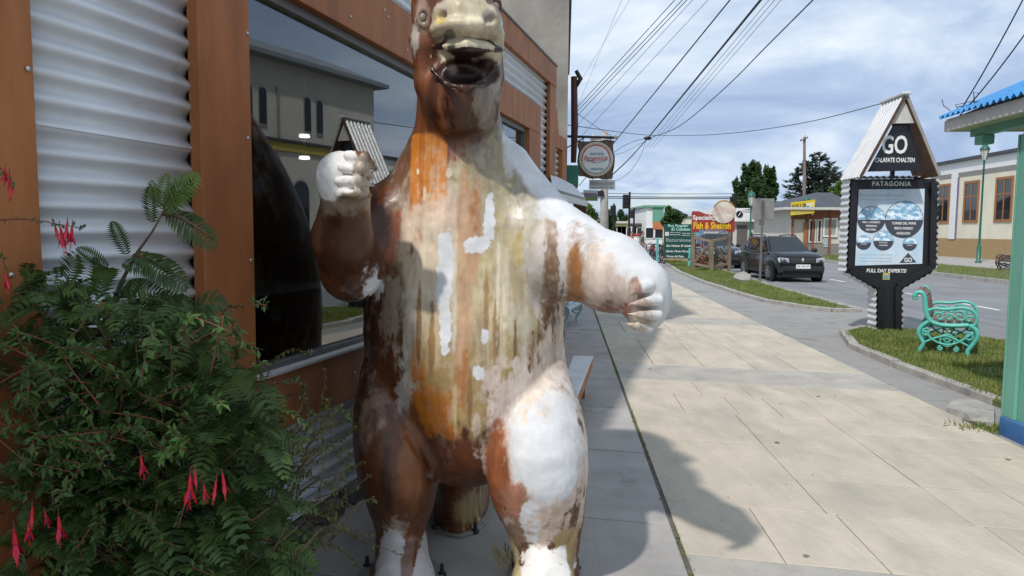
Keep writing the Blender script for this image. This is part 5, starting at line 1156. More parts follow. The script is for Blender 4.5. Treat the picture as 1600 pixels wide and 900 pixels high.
# ------------------------------------------------------------------ cars
defm('car_black', (.006, .0065, .008), .3, var=0, coat=.45, spec=.3); defm('car_blue', (.018, .026, .05), .25, var=0, coat=1.0)
defm('car_plastic', (.018, .018, .02), .6); defm('headlamp', (.6, .62, .64), .12, var=.25, vscale=18, spec=.8); defm('chrome', (.7, .7, .7), .15, metal=1, var=0)
defm('car_glass', (.018, .022, .024), .05, var=0, spec=.5); defm('tyre', (.016, .016, .017), .9); defm('rim', (.4, .41, .42), .35, metal=.7); defm('plate_red', (.55, .03, .05), .5)
def car(label, loc, rz, paint, plate, long_=2.13, roof=1.6, big=False):
    c = thing('parked_car', label, 'car', loc, rz, 'cars parked along the kerb')
    def B(mb, nm, m, par=None, **k): return mb.build(nm, M[m], par or c, world=False, **k)
    st = [(-2.13, .50, .80, .70), (-2.10, .42, .95, .80), (-2.02, .36, 1.05, .86), (-1.5, .30, 1.08, .90), (-.5, .27, 1.06, .905), (.75, .27, 1.05, .905), (1.05, .27, 1.08, .90), (1.35, .28, 1.07, .895), (1.75, .30, 1.02, .87), (1.98, .33, .95, .83), (2.08, .38, .86, .78), (2.13, .45, .74, .70)]
    n = 11; V = []; Fc = []
    for x, zb, zt, hw in st:
        hp = [(0, zb), (hw * .80, zb), (hw * .95, zb + .06), (hw, zb + .2), (hw * 1.0, zb + (zt - zb) * .55), (hw * .985, zt - .10), (hw * .93, zt - .02), (hw * .80, zt + .015), (hw * .45, zt + .035), (0, zt + .04)]
        ring = hp + [(-y, z) for y, z in hp[-2:0:-1]]; V += [(x, y, z) for y, z in ring]; n = len(ring)
    for i in range(len(st) - 1):
        for k in range(n): Fc.append((i * n + k, (i + 1) * n + k, (i + 1) * n + (k + 1) % n, i * n + (k + 1) % n))
    Fc += [tuple(range(n)), tuple(range((len(st) - 1) * n, len(st) * n))[::-1]]
    body = B(MB().add(V, Fc), 'body', paint, smooth=True)
    # cabin
    zb, zt = 1.07, roof
    lo = [(1.02, .80), (.2, .86), (-.9, .87), (-1.75, .83), (-2.06, .74)]; hi = [(.22, .60), (-.1, .655), (-.9, .67), (-1.55, .64), (-1.83, .58)]
    def ring(P, z, cr): return [(x, y, z) for x, y in P] + [(P[-1][0] - .03, 0, z)] + [(x, -y, z) for x, y in P[::-1]] + [(P[0][0] + .05, 0, z + cr)]
    A, C2 = ring(lo, zb - .03, 0), ring(hi, zt - .05, .02); T3 = [(x * .93 - .04, y * .86, zt) for x, y, z in C2]; m_ = len(A)
    Fc = [(r * m_ + k, r * m_ + (k + 1) % m_, (r + 1) * m_ + (k + 1) % m_, (r + 1) * m_ + k) for r in (0, 1) for k in range(m_)] + [tuple(range(2 * m_, 3 * m_))]
    Fc = [f[::-1] for f in Fc]
    B(MB().add(A + C2 + T3, [f[::-1] for f in Fc]), 'cabin', paint, smooth=False)
    def pane(P, nm, off):
        P = [Vector(p) for p in P]; nr = (P[1] - P[0]).cross(P[2] - P[0]).normalized() * off; B(MB().prism([p + nr * .5 for p in P], nr), nm, 'car_glass')
    ws = [Vector((1.03, .74, zb)), Vector((1.08, 0, zb)), Vector((1.03, -.74, zb)), Vector((.27, -.57, zt - .06)), Vector((.30, 0, zt - .045)), Vector((.27, .57, zt - .06))]
    off = Vector((.012, 0, .012)); B(MB().add([p + off for p in ws], [(0, 1, 4, 5), (1, 2, 3, 4)]), 'windshield', 'car_glass')
    for sgn in (1, -1):
        for P in ([(.80, zb + .02), (-.22, zb + .02), (-.16, zt - .09), (.16, zt - .09)], [(-.32, zb + .02), (-1.18, zb + .04), (-1.12, zt - .09), (-.25, zt - .09)], [(-1.28, zb + .06), (-1.78, zb + .14), (-1.55, zt - .1), (-1.22, zt - .09)]):
            q = []
            for x, z in P:
                t = (z - zb) / (zt - .05 - zb); yl = np.interp(x + t * .05, [a[0] for a in lo[::-1]], [a[1] for a in lo[::-1]]); yh = np.interp(x - .15, [a[0] for a in hi[::-1]], [a[1] for a in hi[::-1]]); q.append((x, sgn * (yl + (yh - yl) * t + .008), z))
            B(MB().add(q, [(0, 1, 2, 3)] if sgn < 0 else [(3, 2, 1, 0)]), 'side_window', 'car_glass')
        # arches, wheels
        for x in (-1.33, 1.34):
            B(MB().lathe([(.43, 0), (.44, .05), (.40, .065), (.02, .065)], 20, (x, sgn * .865, .345), (0, sgn, 0)), 'wheel_arch', 'car_plastic')
            w = B(MB().lathe([(.20, 0), (.33, 0), (.345, .03), (.345, .16), (.33, .20), (.22, .205)], 24, (x, sgn * .735, .345), (0, sgn, 0)), 'wheel', 'tyre', smooth=True)
            rm = MB().lathe([(.21, .19), (.225, .212), (.20, .212), (.17, .19), (.02, .2)], 20, (x, sgn * .735, .345), (0, sgn, 0))
            for k in range(7):
                a = 2 * math.pi * k / 7; d_ = Vector((math.cos(a), 0, math.sin(a))); p = Vector((x, sgn * (.735 + .208), .345)); rm.bar(p + d_ * .03, p + d_ * .205, .035, .02, up=(0, 1, 0))
            B(rm, 'rim', 'rim', w)
        B(MB().par((-.95, sgn * .9 - .01, .29), (1.85, 0, 0), (0, .03, 0), (0, 0, .12)), 'side_skirt', 'car_plastic', bevel=.01)
        hl = [Vector((2.055, sgn * .47, .73)), Vector((2.05, sgn * .50, .86)), Vector((1.97, sgn * .80, .90)), Vector((1.90, sgn * .845, .85)), Vector((1.97, sgn * .80, .71)), Vector((2.04, sgn * .62, .69))]
        lm = B(MB().prism(hl, (.085, sgn * .012, 0)), 'headlight', 'headlamp', bevel=.015)
        for k in (.57, .71): B(MB().lathe([(.055, 0), (.06, .02), (.03, .025), (.01, .01)], 12, (2.135 - (k - .5) * .28, sgn * k, .80), (1, 0, 0)), 'lamp_bowl', 'chrome', lm)
        mi = B(MB().ball((.78, sgn * 1.0, 1.13), (.07, .12, .09), 10, 7), 'mirror', 'car_plastic', smooth=True); B(MB().bar((.80, sgn * .84, 1.08), (.79, sgn * .95, 1.10), .05, .05), 'mirror_arm', 'car_plastic', mi)
        B(MB().tube([(.05, sgn * .60, zt - .03), (-.05, sgn * .60, zt + .045), (-.8, sgn * .61, zt + .06), (-1.5, sgn * .58, zt + .035), (-1.62, sgn * .57, zt - .03)], .022, 8), 'roof_rail', 'car_plastic', smooth=True)
        B(MB().bar((-.2, sgn * .915, .93), (-.05, sgn * .915, .93), .03, .03), 'door_handle', 'car_plastic'); B(MB().bar((-1.1, sgn * .915, .94), (-.95, sgn * .915, .94), .03, .03), 'door_handle', 'car_plastic')
        B(MB().ball((2.07, sgn * .62, .47), (.05, .09, .06), 10, 6), 'fog_lamp', 'chrome', smooth=True)
        for x in (.72, -.27, -1.22): B(MB().bar((x, sgn * .903, .42), (x + .02, sgn * .900, 1.03), .008, .012, up=(0, 1, 0)), 'door_seam', 'rubber')
    B(MB().add([(2.10, -.74, .36), (2.10, .74, .36), (2.175, .66, .44), (2.175, -.66, .44), (2.16, -.68, .60), (2.16, .68, .60), (2.0, -.84, .34), (2.0, .84, .34), (1.99, .86, .58), (1.99, -.86, .58), (2.05, -.7, .62), (2.05, .7, .62)], [(0, 1, 2, 3), (3, 2, 5, 4), (6, 0, 3, 4, 9), (1, 7, 8, 5, 2), (4, 5, 11, 10), (4, 10, 9), (5, 8, 11), (6, 7, 1, 0)]), 'bumper', 'car_plastic')
    gr = B(MB().par((2.09, -.46, .70), (.05, 0, 0), (0, .92, 0), (0, 0, .17)), 'grille', 'car_plastic', bevel=.02)
    for z in (.735, .785, .835): B(MB().bar((2.148, -.44, z), (2.148, .44, z), .02, .014), 'grille_bar', 'frame_grey', gr)
    B(MB().add([(2.15, 0, .70), (2.15, .065, .80), (2.15, 0, .90), (2.15, -.065, .80), (2.19, 0, .80)], [(0, 4, 1), (1, 4, 2), (2, 4, 3), (3, 4, 0), (0, 1, 2, 3)]), 'emblem', 'chrome')
    pl = B(MB().par((2.172, -.26, .50), (.012, 0, 0), (0, .52, 0), (0, 0, .15)), 'licence_plate', 'white' if plate else 'plate_red', bevel=.006)
    if plate:
        me, tw, th_, ox, oy = text_mesh('JK XS 07'); me = me.copy(); me.materials.clear(); me.materials.append(M['letter_black']); me.name = 'lettering'
        for v in me.vertices: v.co = Vector((2.1845 + v.co.z * .05, (v.co.x - ox) * .44 / tw, .575 + (v.co.y - oy) * .085 / th_))
        o = bpy.data.objects.new('lettering', me); COL.objects.link(o); o.parent = pl
    B(MB().par((2.0, -.7, .2), (.03, 0, 0), (0, 1.4, 0), (0, 0, .16)), 'skid_plate', 'car_plastic')
    B(MB().par((-1.9, -.75, .16), (3.85, 0, 0), (0, 1.5, 0), (0, 0, .18)), 'underbody', 'rubber')
    B(MB().bar((1.0, -.35, 1.115), (.95, .40, 1.13), .015, .02), 'wiper', 'rubber')
    B(MB().par((.62, .30, 1.16), (.01, 0, 0), (0, .22, 0), (0, 0, .05)), 'dashboard_card', 'whitish')
    return c
RZ = math.atan2(-S.y, -S.x)
fA, fB = G(1206, 441, ROADZ), G(1281, 439, ROADZ)
fc = fA.lerp(fB, .5) + S * 1.62
car('glossy black off-road car parked beside the verge, facing forward', (fc.x - .15, fc.y, ROADZ), RZ + .09, 'car_black', True, roof=1.64)
fc = fc + S * 9.2 - T * .75
car('dark blue car with red plate parked behind the timber frame', (fc.x, fc.y, ROADZ), RZ + .03, 'car_blue', False, roof=1.72)

# ------------------------------------------------------------------ bicycles and people by the crossing
defm('bike_black', (.02, .02, .022), .4); defm('bike_red', (.35, .03, .03), .4)
def bicycle(label, loc, rz, m, lean):
    b = thing('bicycle', label, 'bicycle', loc, rz, 'bicycles parked in a row'); Rl = Matrix.Rotation(lean, 4, 'X')
    def B(mb, nm, mm, par=None): mb.M = None; mb.v = [tuple(Rl @ Vector(v)) for v in mb.v]; return mb.build(nm, M[mm], par or b, world=False, smooth=True)
    for x in (-.52, .52):
        P = [(x + .33 * math.cos(a), 0, .34 + .33 * math.sin(a)) for a in [2 * math.pi * i / 20 for i in range(21)]]; w = B(MB().tube(P, .02, 6, caps=False), 'wheel', 'tyre')
        sp_ = MB()
        for i in range(8): a = 2 * math.pi * i / 8; sp_.tube([(x, 0, .34), (x + .31 * math.cos(a), 0, .34 + .31 * math.sin(a))], .004, 3)
        B(sp_, 'spokes', 'steel', w)
    f = MB()
    for a, c in (((-.15, .88), (-.05, .32)), ((-.05, .32), (.38, .80)), ((-.12, .80), (.36, .86)), ((-.52, .34), (-.05, .32)), ((-.52, .34), (-.13, .80)), ((.34, .95), (.52, .34))): f.tube([(a[0], 0, a[1]), (c[0], 0, c[1])], .018, 6)
    B(f, 'frame', m); B(MB().ball((-.16, 0, .92), (.13, .07, .035), 8, 5), 'saddle', 'rubber'); B(MB().tube([(.28, .28, 1.02), (.36, .1, 1.0), (.34, 0, .96), (.36, -.1, 1.0), (.28, -.28, 1.02)], .014, 6), 'handlebar', 'black')
    B(MB().lathe([(.01, -.02), (.09, -.02), (.09, .02), (.01, .02)], 12, (-.05, 0, .32), (0, 1, 0)), 'crank', 'steel'); return b
random.seed(21)
spots = [(1040, 39.0), (1034, 38.0), (1028, 39.5), (1022, 38.5), (1016, 40), (1036, 41), (1026, 42), (1011, 41), (1019, 43)]
names = ['bicycle nearest the green board', 'second bicycle from the green board', 'third bicycle from the green board', 'fourth bicycle from the green board', 'fifth bicycle from the green board', 'bicycle in the rear row nearest the green board', 'middle bicycle of the rear row', 'bicycle nearest the standing people', 'rearmost bicycle of the row']
for (px, Y), nm in zip(spots, names):
    p = D(px, 380, Y); bicycle('dark ' + nm if random.random() < .6 else 'red ' + nm, (p.x, Y, -.03), random.uniform(.2, 1.2) + 1.2, 'bike_black', random.uniform(-.12, .12))
for o in list(COL.objects):
    if o.name.startswith('bicycle') and o.get('label', '').startswith('red'):
        for ch in o.children:
            if ch.name.startswith('frame'): ch.data.materials[0] = M['bike_red']
defm('skin', (.42, .24, .16), .6, var=.05); defm('shirt_red', (.5, .05, .07), .8); defm('shirt_grey', (.16, .15, .15), .8); defm('trousers', (.03, .035, .05), .85); defm('hair', (.015, .012, .01), .6)
def person(label, loc, rz, shirt, armf):
    p = thing('person', label, 'person', loc, rz, 'people waiting at the crossing')
    F2 = Field((-.45, -.4, -.02), (.45, .4, 1.8), .022); N_ = np.array
    for s in (-1, 1):
        F2.chain([N_((s * .09, 0, .92)), N_((s * .10, -.02, .50)), N_((s * .10, .03, .09))], [.095, .065, .045], .03); F2.cone(N_((s * .10, .03, .05)), N_((s * .11, -.15, .04)), .045, .035, .02)
        F2.chain([N_((s * .19, 0, 1.40)), N_((s * .25, .04, 1.13)), N_((s * .23, -.12 * armf, .88 + .12 * armf))], [.058, .045, .034], .03)
        F2.ell(N_((s * .23, -.14 * armf - .02, .82 + .14 * armf)), (.03, .04, .06), .02)
        for k in range(4): F2.cone(N_((s * .23, -.14 * armf - .05 + k * .02, .79 + .14 * armf)), N_((s * .225, -.14 * armf - .06 + k * .02, .72 + .01 * abs(k - 1) + .14 * armf)), .011, .009, .006)
        F2.cone(N_((s * .21, -.14 * armf - .05, .83 + .14 * armf)), N_((s * .19, -.14 * armf - .08, .77 + .14 * armf)), .012, .01, .008)
    F2.loft([(.86, 0, 0, .17, .12), (1.0, 0, 0, .165, .115), (1.15, 0, 0, .155, .11), (1.32, 0, .01, .19, .12), (1.43, 0, .01, .17, .10), (1.49, 0, .01, .07, .07)], .03)
    F2.cone(N_((0, .01, 1.46)), N_((0, -.005, 1.58)), .055, .052, .03); F2.ell(N_((0, -.01, 1.64)), (.075, .095, .12), .02); F2.cone(N_((0, -.10, 1.65)), N_((0, -.12, 1.62)), .012, .016, .01)
    for s in (-1, 1): F2.ell(N_((s * .078, .01, 1.64)), (.012, .025, .03), .006)
    V, Qd = F2.mesh(); o = np_mesh('body', V, Qd, M['skin'], p)
    for m in (M[shirt], M['trousers'], M['rubber']): o.data.materials.append(m)
    zc = V[:, 2][Qd].mean(1); xc = np.abs(V[:, 0][Qd].mean(1)); mi = np.zeros(len(Qd), np.int32); mi[(zc > .93) & (zc < 1.47) & ~((xc > .2) & (zc < 1.1))] = 1; mi[(zc <= .93) & ~((xc > .195) & (zc > .6))] = 2; mi[zc < .085] = 3
    o.data.polygons.foreach_set('material_index', mi)
    F3 = Field((-.2, -.2, 1.5), (.2, .25, 1.85), .015); F3.ell(N_((0, .02, 1.675)), (.088, .10, .105), .01); F3.ell(N_((0, -.1, 1.60)), (.07, .07, .10), .02, sub=True); F3.ell(N_((0, .06, 1.60)), (.07, .055, .10), .03)
    V, Qd = F3.mesh(); np_mesh('hair', V, Qd, M['hair'], p)
    for s in (-1, 1): MB().ball((s * .03, -.098, 1.655), .012, 8, 6).build('eye', M['black'], p, world=False, smooth=True)
    return p
p = D(986, 400, 44); person('person in a red shirt standing by the traffic light', (p.x, 44, -.10), .4, 'shirt_red', .3)
p = D(1003, 400, 40.5); person('person in a grey top with dark hair beside the bicycles', (p.x, 40.5, -.05), 1.1, 'shirt_grey', 1.0)
p = D(1173, 400, 47); person('distant person in red behind the parked cars', (p.x, 47, -.10), 2.0, 'shirt_red', .2)

# ------------------------------------------------------------------ buildings across and along the street
def facade_window(parent, o, r, w, h, n, m='glass_dark', fm='brick_red', fw=.12, mull=True):
    """a framed window whose lower left corner is o, r along the wall, n out of the wall"""
    f = MB(); 
    f.par(o - r * fw - Z * fw + n * .01, r * (w + 2 * fw), n * .06, Z * fw); f.par(o - r * fw + Z * h + n * .01, r * (w + 2 * fw), n * .06, Z * fw); f.par(o - r * fw + n * .01, r * fw, n * .06, Z * h); f.par(o + r * w + n * .01, r * fw, n * .06, Z * h)
    wdw = f.build('window', M[fm], parent)
    MB().par(o + n * .005, r * w, n * .02, Z * h).build('pane', M[m], wdw)
    if mull:
        g = MB(); g.par(o + r * (w / 2 - .04) + n * .026, r * .08, n * .03, Z * h); g.par(o + Z * h * .62 + n * .026, r * (w / 2 - .041), n * .03, Z * .08); g.par(o + r * (w / 2 + .041) + Z * h * .62 + n * .026, r * (w / 2 - .041), n * .03, Z * .08); g.build('mullion', M[fm], wdw)
    return wdw
defm('purple_trim', (.16, .13, .22), .8)
cb = thing('cream_building', 'long cream building with white cornice, ochre base and brown framed windows', 'building', tuple(ST(48, 30)))
t0 = 27.4; s0, s1 = 41.0, 58.0
MB().par(ST(s0, t0, 1.36), S * (s1 - s0), T * 10, Z * 4.55).build('wall', M['cream'], cb); MB().par(ST(s0 - .02, t0 - .04, 0), S * (s1 - s0 + .04), T * 10, Z * 1.358).build('base', M['ochre'], cb)
MB().par(ST(s0 - .02, t0 - .08, 5.912), S * (s1 - s0 + .04), T * 10, Z * .75).build('cornice', M['white'], cb); MB().par(ST(s0 - .01, t0 - .03, 5.62), S * (s1 - s0), T * .2, Z * .2).build('moulding', M['grey_panel'], cb)
MB().par(ST(s0 - .2, t0 - .3, 6.665), S * (s1 - s0 + .4), T * 10.4, Z * .2).build('roof', M['roof_dark'], cb)
for s in (43.0, 47.0, 50.6, 54.2): facade_window(cb, ST(s - .85, t0, 2.6), S, 1.5, 2.5, -T, 'brown_glass' if 0 else 'glass_dark', 'brown_door', .16)
for s in (52.25, 56.0, 41.2): MB().par(ST(s, t0 - .10, 1.3), S * .75, T * .12, Z * 4.61).build('pilaster', M['white'], cb); MB().par(ST(s - .13, t0 - .07, 1.3), S * .129, T * .08, Z * 4.3).build('pilaster_edge', M['purple_trim'], cb)
# church-like building further right, seen in the shop glass
ch = thing('church_building', 'tall pale church with paired arched windows, mirrored in the shop glass', 'building', tuple(ST(25, 32)))
c0, c1 = 8.0, 40.7
MB().par(ST(c0, 27.6, 0), S * (c1 - c0), T * 12, Z * 11.6).build('wall', M['cream_grey'], ch)
MB().par(ST(c0 - .05, 27.45, 6.3), S * (c1 - c0 + .1), T * .2, Z * .5).build('stripe', M['yellow_stripe'], ch); MB().par(ST(c0 - .05, 27.3, 6.81), S * (c1 - c0 + .1), T * .4, Z * .16).build('ledge', M['roof_dark'], ch)
MB().prism([ST(c0 - .6, 26.7, 11.4), ST(c0 - .6, 26.7, 11.65), ST(c0 - .6, 33.6, 14.3), ST(c0 - .6, 40.5, 11.65), ST(c0 - .6, 40.5, 11.4)], S * (c1 - c0 + 1.2)).build('roof', M['roof_grey'], ch)
def arch(parent, o, r, n, w, h):
    P = [o, o + r * w, o + r * w + Z * (h - w / 2)] + [o + r * (w / 2 + w / 2 * math.cos(a)) + Z * (h - w / 2 + w / 2 * math.sin(a)) for a in [math.pi * i / 10 for i in range(1, 10)]] + [o + Z * (h - w / 2)]
    c = sum(P, Vector()) / len(P); fo = MB().prism([c + (p - c) * 1.14 for p in P], n * .06).build('window', M['grey_panel'], parent); MB().prism([p + n * .061 for p in P], n * .02).build('pane', M['glass_dark'], fo)
for s in (11, 15.6, 20.2, 24.8, 29.4, 34.0):
    arch(ch, ST(s, 27.6, 7.7), S, -T, .5, 2.0); arch(ch, ST(s + 1.05, 27.6, 7.7), S, -T, .5, 2.0)
for s in (13.6, 22.8, 31.8): MB().tube([ST(s, 27.5, .2), ST(s, 27.5, 9.9)], .06, 6).build('downpipe', M['grey_panel'], ch)
for s in (12, 18, 26, 33): arch(ch, ST(s, 27.6, 1.4), S, -T, 1.2, 3.2)
# shop with the yellow roof sign
kb = thing('corner_shop', 'low red trimmed shop with dark roof below the yellow roof sign', 'building', tuple(D(1285, 370, 52)))
yk = 52.0
def K(x, y, dy=0.0): p = D(x, y, yk); p.y += dy; return p
zr = K(1290, 328).z; xl, xr = K(1250, 0).x, K(1345, 0).x
MB().par((xl, yk, -.1), (xr - xl, 0, 0), (0, 8, 0), (0, 0, zr + .1)).build('wall', M['cream_grey'], kb)
MB().par((xl - .05, yk - .06, -.1), (xr - xl + .1, 0, 0), (0, .05, 0), (0, 0, 1.0)).build('base', M['grey_panel'], kb)
MB().par((xl - .06, yk - .07, zr - .7), (xr - xl + .1, 0, 0), (0, .06, 0), (0, 0, .62)).build('lintel', M['brick_red'], kb)
MB().prism([(xl - .9, yk - 1.0, zr - .02), (xr + .5, yk - 1.0, zr - .02), (xr + .5, yk - 1.0, zr + .16), (xl - .9, yk - 1.0, zr + .16)], (0, 9.5, 0)).build('eave', M['trim_white'], kb)
MB().add([(xl - .9, yk - 1, zr + .162), (xr + .5, yk - 1, zr + .162), (xr + .5, yk + 8.5, zr + .162), (xl - .9, yk + 8.5, zr + .162), (xl + 3.2, yk + 3.5, zr + 1.45), (xr, yk + 3.5, zr + 1.45)], [(0, 1, 5, 4), (1, 2, 5), (2, 3, 4, 5), (3, 0, 4)]).build('roof', M['roof_dark'], kb)
nY = Vector((0, -1, 0))
def kwin(x0, x1, y0, y1, m, fm, mull=False, nm=None):
    a, b = K(x0, y1), K(x1, y0); facade_window(kb, Vector((a.x, yk - .055, a.z)), X1, b.x - a.x, b.z - a.z, nY, m, fm, .1, mull)
defm('window_view', (.32, .34, .30), .2, var=.3, vscale=2); defm('clothes', (.05, .035, .035), .8, var=.6, vscale=6)
kwin(1287, 1306, 343, 368, 'window_view', 'white'); kwin(1264, 1273, 345, 377, 'clothes', 'trim_white'); kwin(1277, 1282, 345, 377, 'clothes', 'trim_white')
a, b = K(1254, 385), K(1261, 347); dr = MB().par((a.x, yk - .12, -.1), (b.x - a.x, 0, 0), (0, .06, 0), (0, 0, b.z + .1)).build('door', M['brown_door'], kb); MB().ball((b.x - .05, yk - .15, 1.0), .05, 6, 5).build('handle', M['chrome'], dr)
for x in (1251, 1275, 1284, 1311): MB().bar((K(x, 0).x, yk - .10, -.1), (K(x, 0).x, yk - .10, zr - .02), .14, .1, up=(0, 1, 0)).build('column', M['brick_red'], kb)
for k in range(6): a = K(1286, 374 + k * 2.4); MB().par((a.x, yk - .10, a.z), (K(1309, 0).x - a.x, 0, 0), (0, .03, 0), (0, 0, .09)).build('panel_board', M['pale_blue'], kb)
ys = thing('roof_sign', 'yellow sign with dark lettering propped on the shop roof edge', 'sign', tuple(K(1246, 334, -1.0)))
P = [K(1228, 337, -.9), K(1264, 333.5, -.9), K(1266, 312.5, -.9), K(1228.5, 317, -.9)]; MB().prism(P, (0, .06, 0)).build('board', M['yellow'], ys)
rt = (P[1] - P[0]).normalized(); 
lettering('KILLPI', K(1241, 324, -.903), rt, Z, 1.0, .42, M['letter_black'], ys, bold=.02); lettering('MAS', K(1258, 321.5, -.903), rt, Z, .55, .42, M['letter_white'], ys, bold=.02); lettering('restaurante cafe', K(1246, 331.5, -.903), rt, Z, 1.2, .18, M['letter_grey'], ys)
MB().bar(K(1265, 319, -.85), K(1276, 329, 1.2), .07, .07).build('prop', M['whitish'], ys); MB().bar(K(1231, 322, -.84), K(1236, 330, .8), .07, .07).build('prop', M['whitish'], ys)
for x in (1232, 1262): MB().bar(K(x, 336, -.82), K(x, 327, -.82), .07, .05, up=(0, 1, 0)).build('post', M['whitish'], ys)
# low building with white fascia and round emblem
wbld = thing('white_fascia_shop', 'low shop with broad white fascia and round dark emblem', 'building', tuple(D(1190, 380, 62)))
yw = 62.0
def Wq(x, y, dy=0.0): p = D(x, y, yw); p.y += dy; return p
a, b, e = Wq(1130, 346), Wq(1236, 326), Wq(1236, 346)
MB().par((a.x, yw, -.1), (b.x - a.x, 0, 0), (0, 7, 0), (0, 0, a.z + .1)).build('wall', M['cream_grey'], wbld); MB().par((a.x - .3, yw - .5, a.z), (b.x - a.x + .6, 0, 0), (0, 8, 0), (0, 0, b.z - a.z)).build('fascia', M['white'], wbld)
c = Wq(1152.5, 335, -.5); em = MB().lathe([(.01, 0), (.30, 0), (.30, -.03), (.01, -.031)], 24, c, (0, 1, 0)).build('emblem', M['black'], wbld); MB().bar(c + Vector((-.12, -.04, -.15)), c + Vector((.1, -.04, .18)), .05, .02, up=(0, 1, 0)).build('emblem_mark', M['white'], em)
a = Wq(1150, 400); MB().par((a.x, yw - .04, -.1), (.9, 0, 0), (0, .06, 0), (0, 0, 2.4)).build('door', M['frame_grey'], wbld)
for x0, x1 in ((1180, 1192), (1195, 1206), (1214, 1230)):
    q = Wq(x0, 370); facade_window(wbld, Vector((q.x, yw, q.z)), X1, Wq(x1, 0).x - q.x, .85, nY, 'glass_dark', 'white', .1, False)
# far buildings beyond the crossing
def block(name, label, px0, px1, ytop, Y, m, roofm, wins=3, depth=10, z0=-.1, extra=None):
    a, b = D(px0, ytop, Y), D(px1, ytop, Y); o = thing(name, label, 'building', ((a.x + b.x) / 2, Y, z0)); w = b.x - a.x; h = a.z - z0
    MB().par((a.x, Y, z0), (w, 0, 0), (0, depth, 0), (0, 0, h)).build('wall', M[m], o)
    MB().prism([(a.x - .3, Y - .3, a.z + .002), (b.x + .3, Y - .3, a.z + .002), (b.x + .3, Y - .3, a.z + .25), (a.x - .3, Y - .3, a.z + .25)], (0, depth + .6, 0)).build('roof', M[roofm], o)
    for r in range(max(1, int(h / 3))):
        for k in range(wins): facade_window(o, Vector((a.x + w * (k + .5) / wins - .5, Y, z0 + 1.0 + r * 2.9)), X1, 1.0, 1.2, nY, 'glass_dark', 'white', .1, False)
    return o, a, b
defm('orange_wall', (.5, .17, .07), .8); defm('green_wall', (.13, .33, .23), .8); defm('pale_yellow', (.6, .55, .25), .8); defm('blue_wall', (.25, .4, .5), .8)
o, a, b = block('town_house', 'white and green town house with orange band beyond the crossing', 1010, 1036, 324, 85, 'white', 'green_wall', 2)
MB().par((a.x + .8, 84.87, a.z - 2.6), (b.x - a.x - .78, 0, 0), (0, .1, 0), (0, 0, .88)).build('orange_band', M['orange_wall'], o); MB().par((a.x + .75, 84.88, a.z - 1.7), (b.x - a.x - .7, 0, 0), (0, .1, 0), (0, 0, 1.7)).build('green_front', M['green_wall'], o); MB().par((a.x + 2.0, 84.87, -.1), (b.x - a.x - 2.0, 0, 0), (0, .1, 0), (0, 0, 2.2)).build('orange_base', M['orange_wall'], o)
block('town_house', 'small white town house left of the green one', 1003, 1010, 332, 90, 'white', 'whitish', 1); block('town_house', 'pale grey town house beyond the traffic lights', 992, 1002, 338, 100, 'blue_wall', 'roof_grey', 1)
block('town_house', 'yellow walled low house beyond the white arm', 960, 983, 349, 80, 'pale_yellow', 'trim_white', 3); block('town_house', 'cream house with brown roof left of the low traffic light', 934, 952, 343, 90, 'cream', 'brick_red', 2)
block('town_house', 'brown low house behind the standing people', 983, 1003, 352, 88, 'ochre', 'roof_dark', 2); block('town_house', 'cream house behind the red restaurant sign', 1072, 1128, 338, 95, 'cream', 'whitish', 4)
o, a, b = block('town_house', 'far pale house at the end of the left pavement', 860, 932, 348, 70, 'cream_grey', 'roof_grey', 5)
block('town_house', 'long low house closing the far end of the street', 1040, 1076, 352, 110, 'cream_grey', 'roof_grey', 4)

# ------------------------------------------------------------------ trees
M['leaf_poplar'] = leafmat('leaf_poplar', (.035, .075, .022), (.065, .125, .035)); M['leaf_pine'] = leafmat('leaf_pine', (.022, .04, .025), (.04, .06, .035), .15); M['leaf_light'] = leafmat('leaf_light', (.075, .145, .025), (.12, .2, .04)); M['leaf_round'] = leafmat('leaf_round', (.04, .09, .03), (.085, .15, .045))
def leaves(mb, blobs, n, size, rng_, up=.3):
    V = []; Fc = []; tot = sum(b[1][0] * b[1][1] * b[1][2] for b in blobs)
    for c, r in blobs:
        for i in range(int(n * r[0] * r[1] * r[2] / tot)):
            d_ = Vector((rng_.gauss(0, 1), rng_.gauss(0, 1), rng_.gauss(0, 1))).normalized(); q = rng_.uniform(.35, 1.08) if rng_.random() < .8 else rng_.uniform(.9, 1.25)
            p = Vector(c) + Vector((d_.x * r[0], d_.y * r[1], d_.z * r[2])) * q
            a = Vector((rng_.gauss(0, 1), rng_.gauss(0, 1), rng_.gauss(0, 1) + up)).normalized(); b_ = a.orthogonal().normalized(); s_ = size * rng_.uniform(.6, 1.4); o = len(V)
            V += [p - a * s_, p + b_ * s_ * .55, p + a * s_, p - b_ * s_ * .55]; Fc.append((o, o + 1, o + 2, o + 3))
    mb.add(V, Fc)
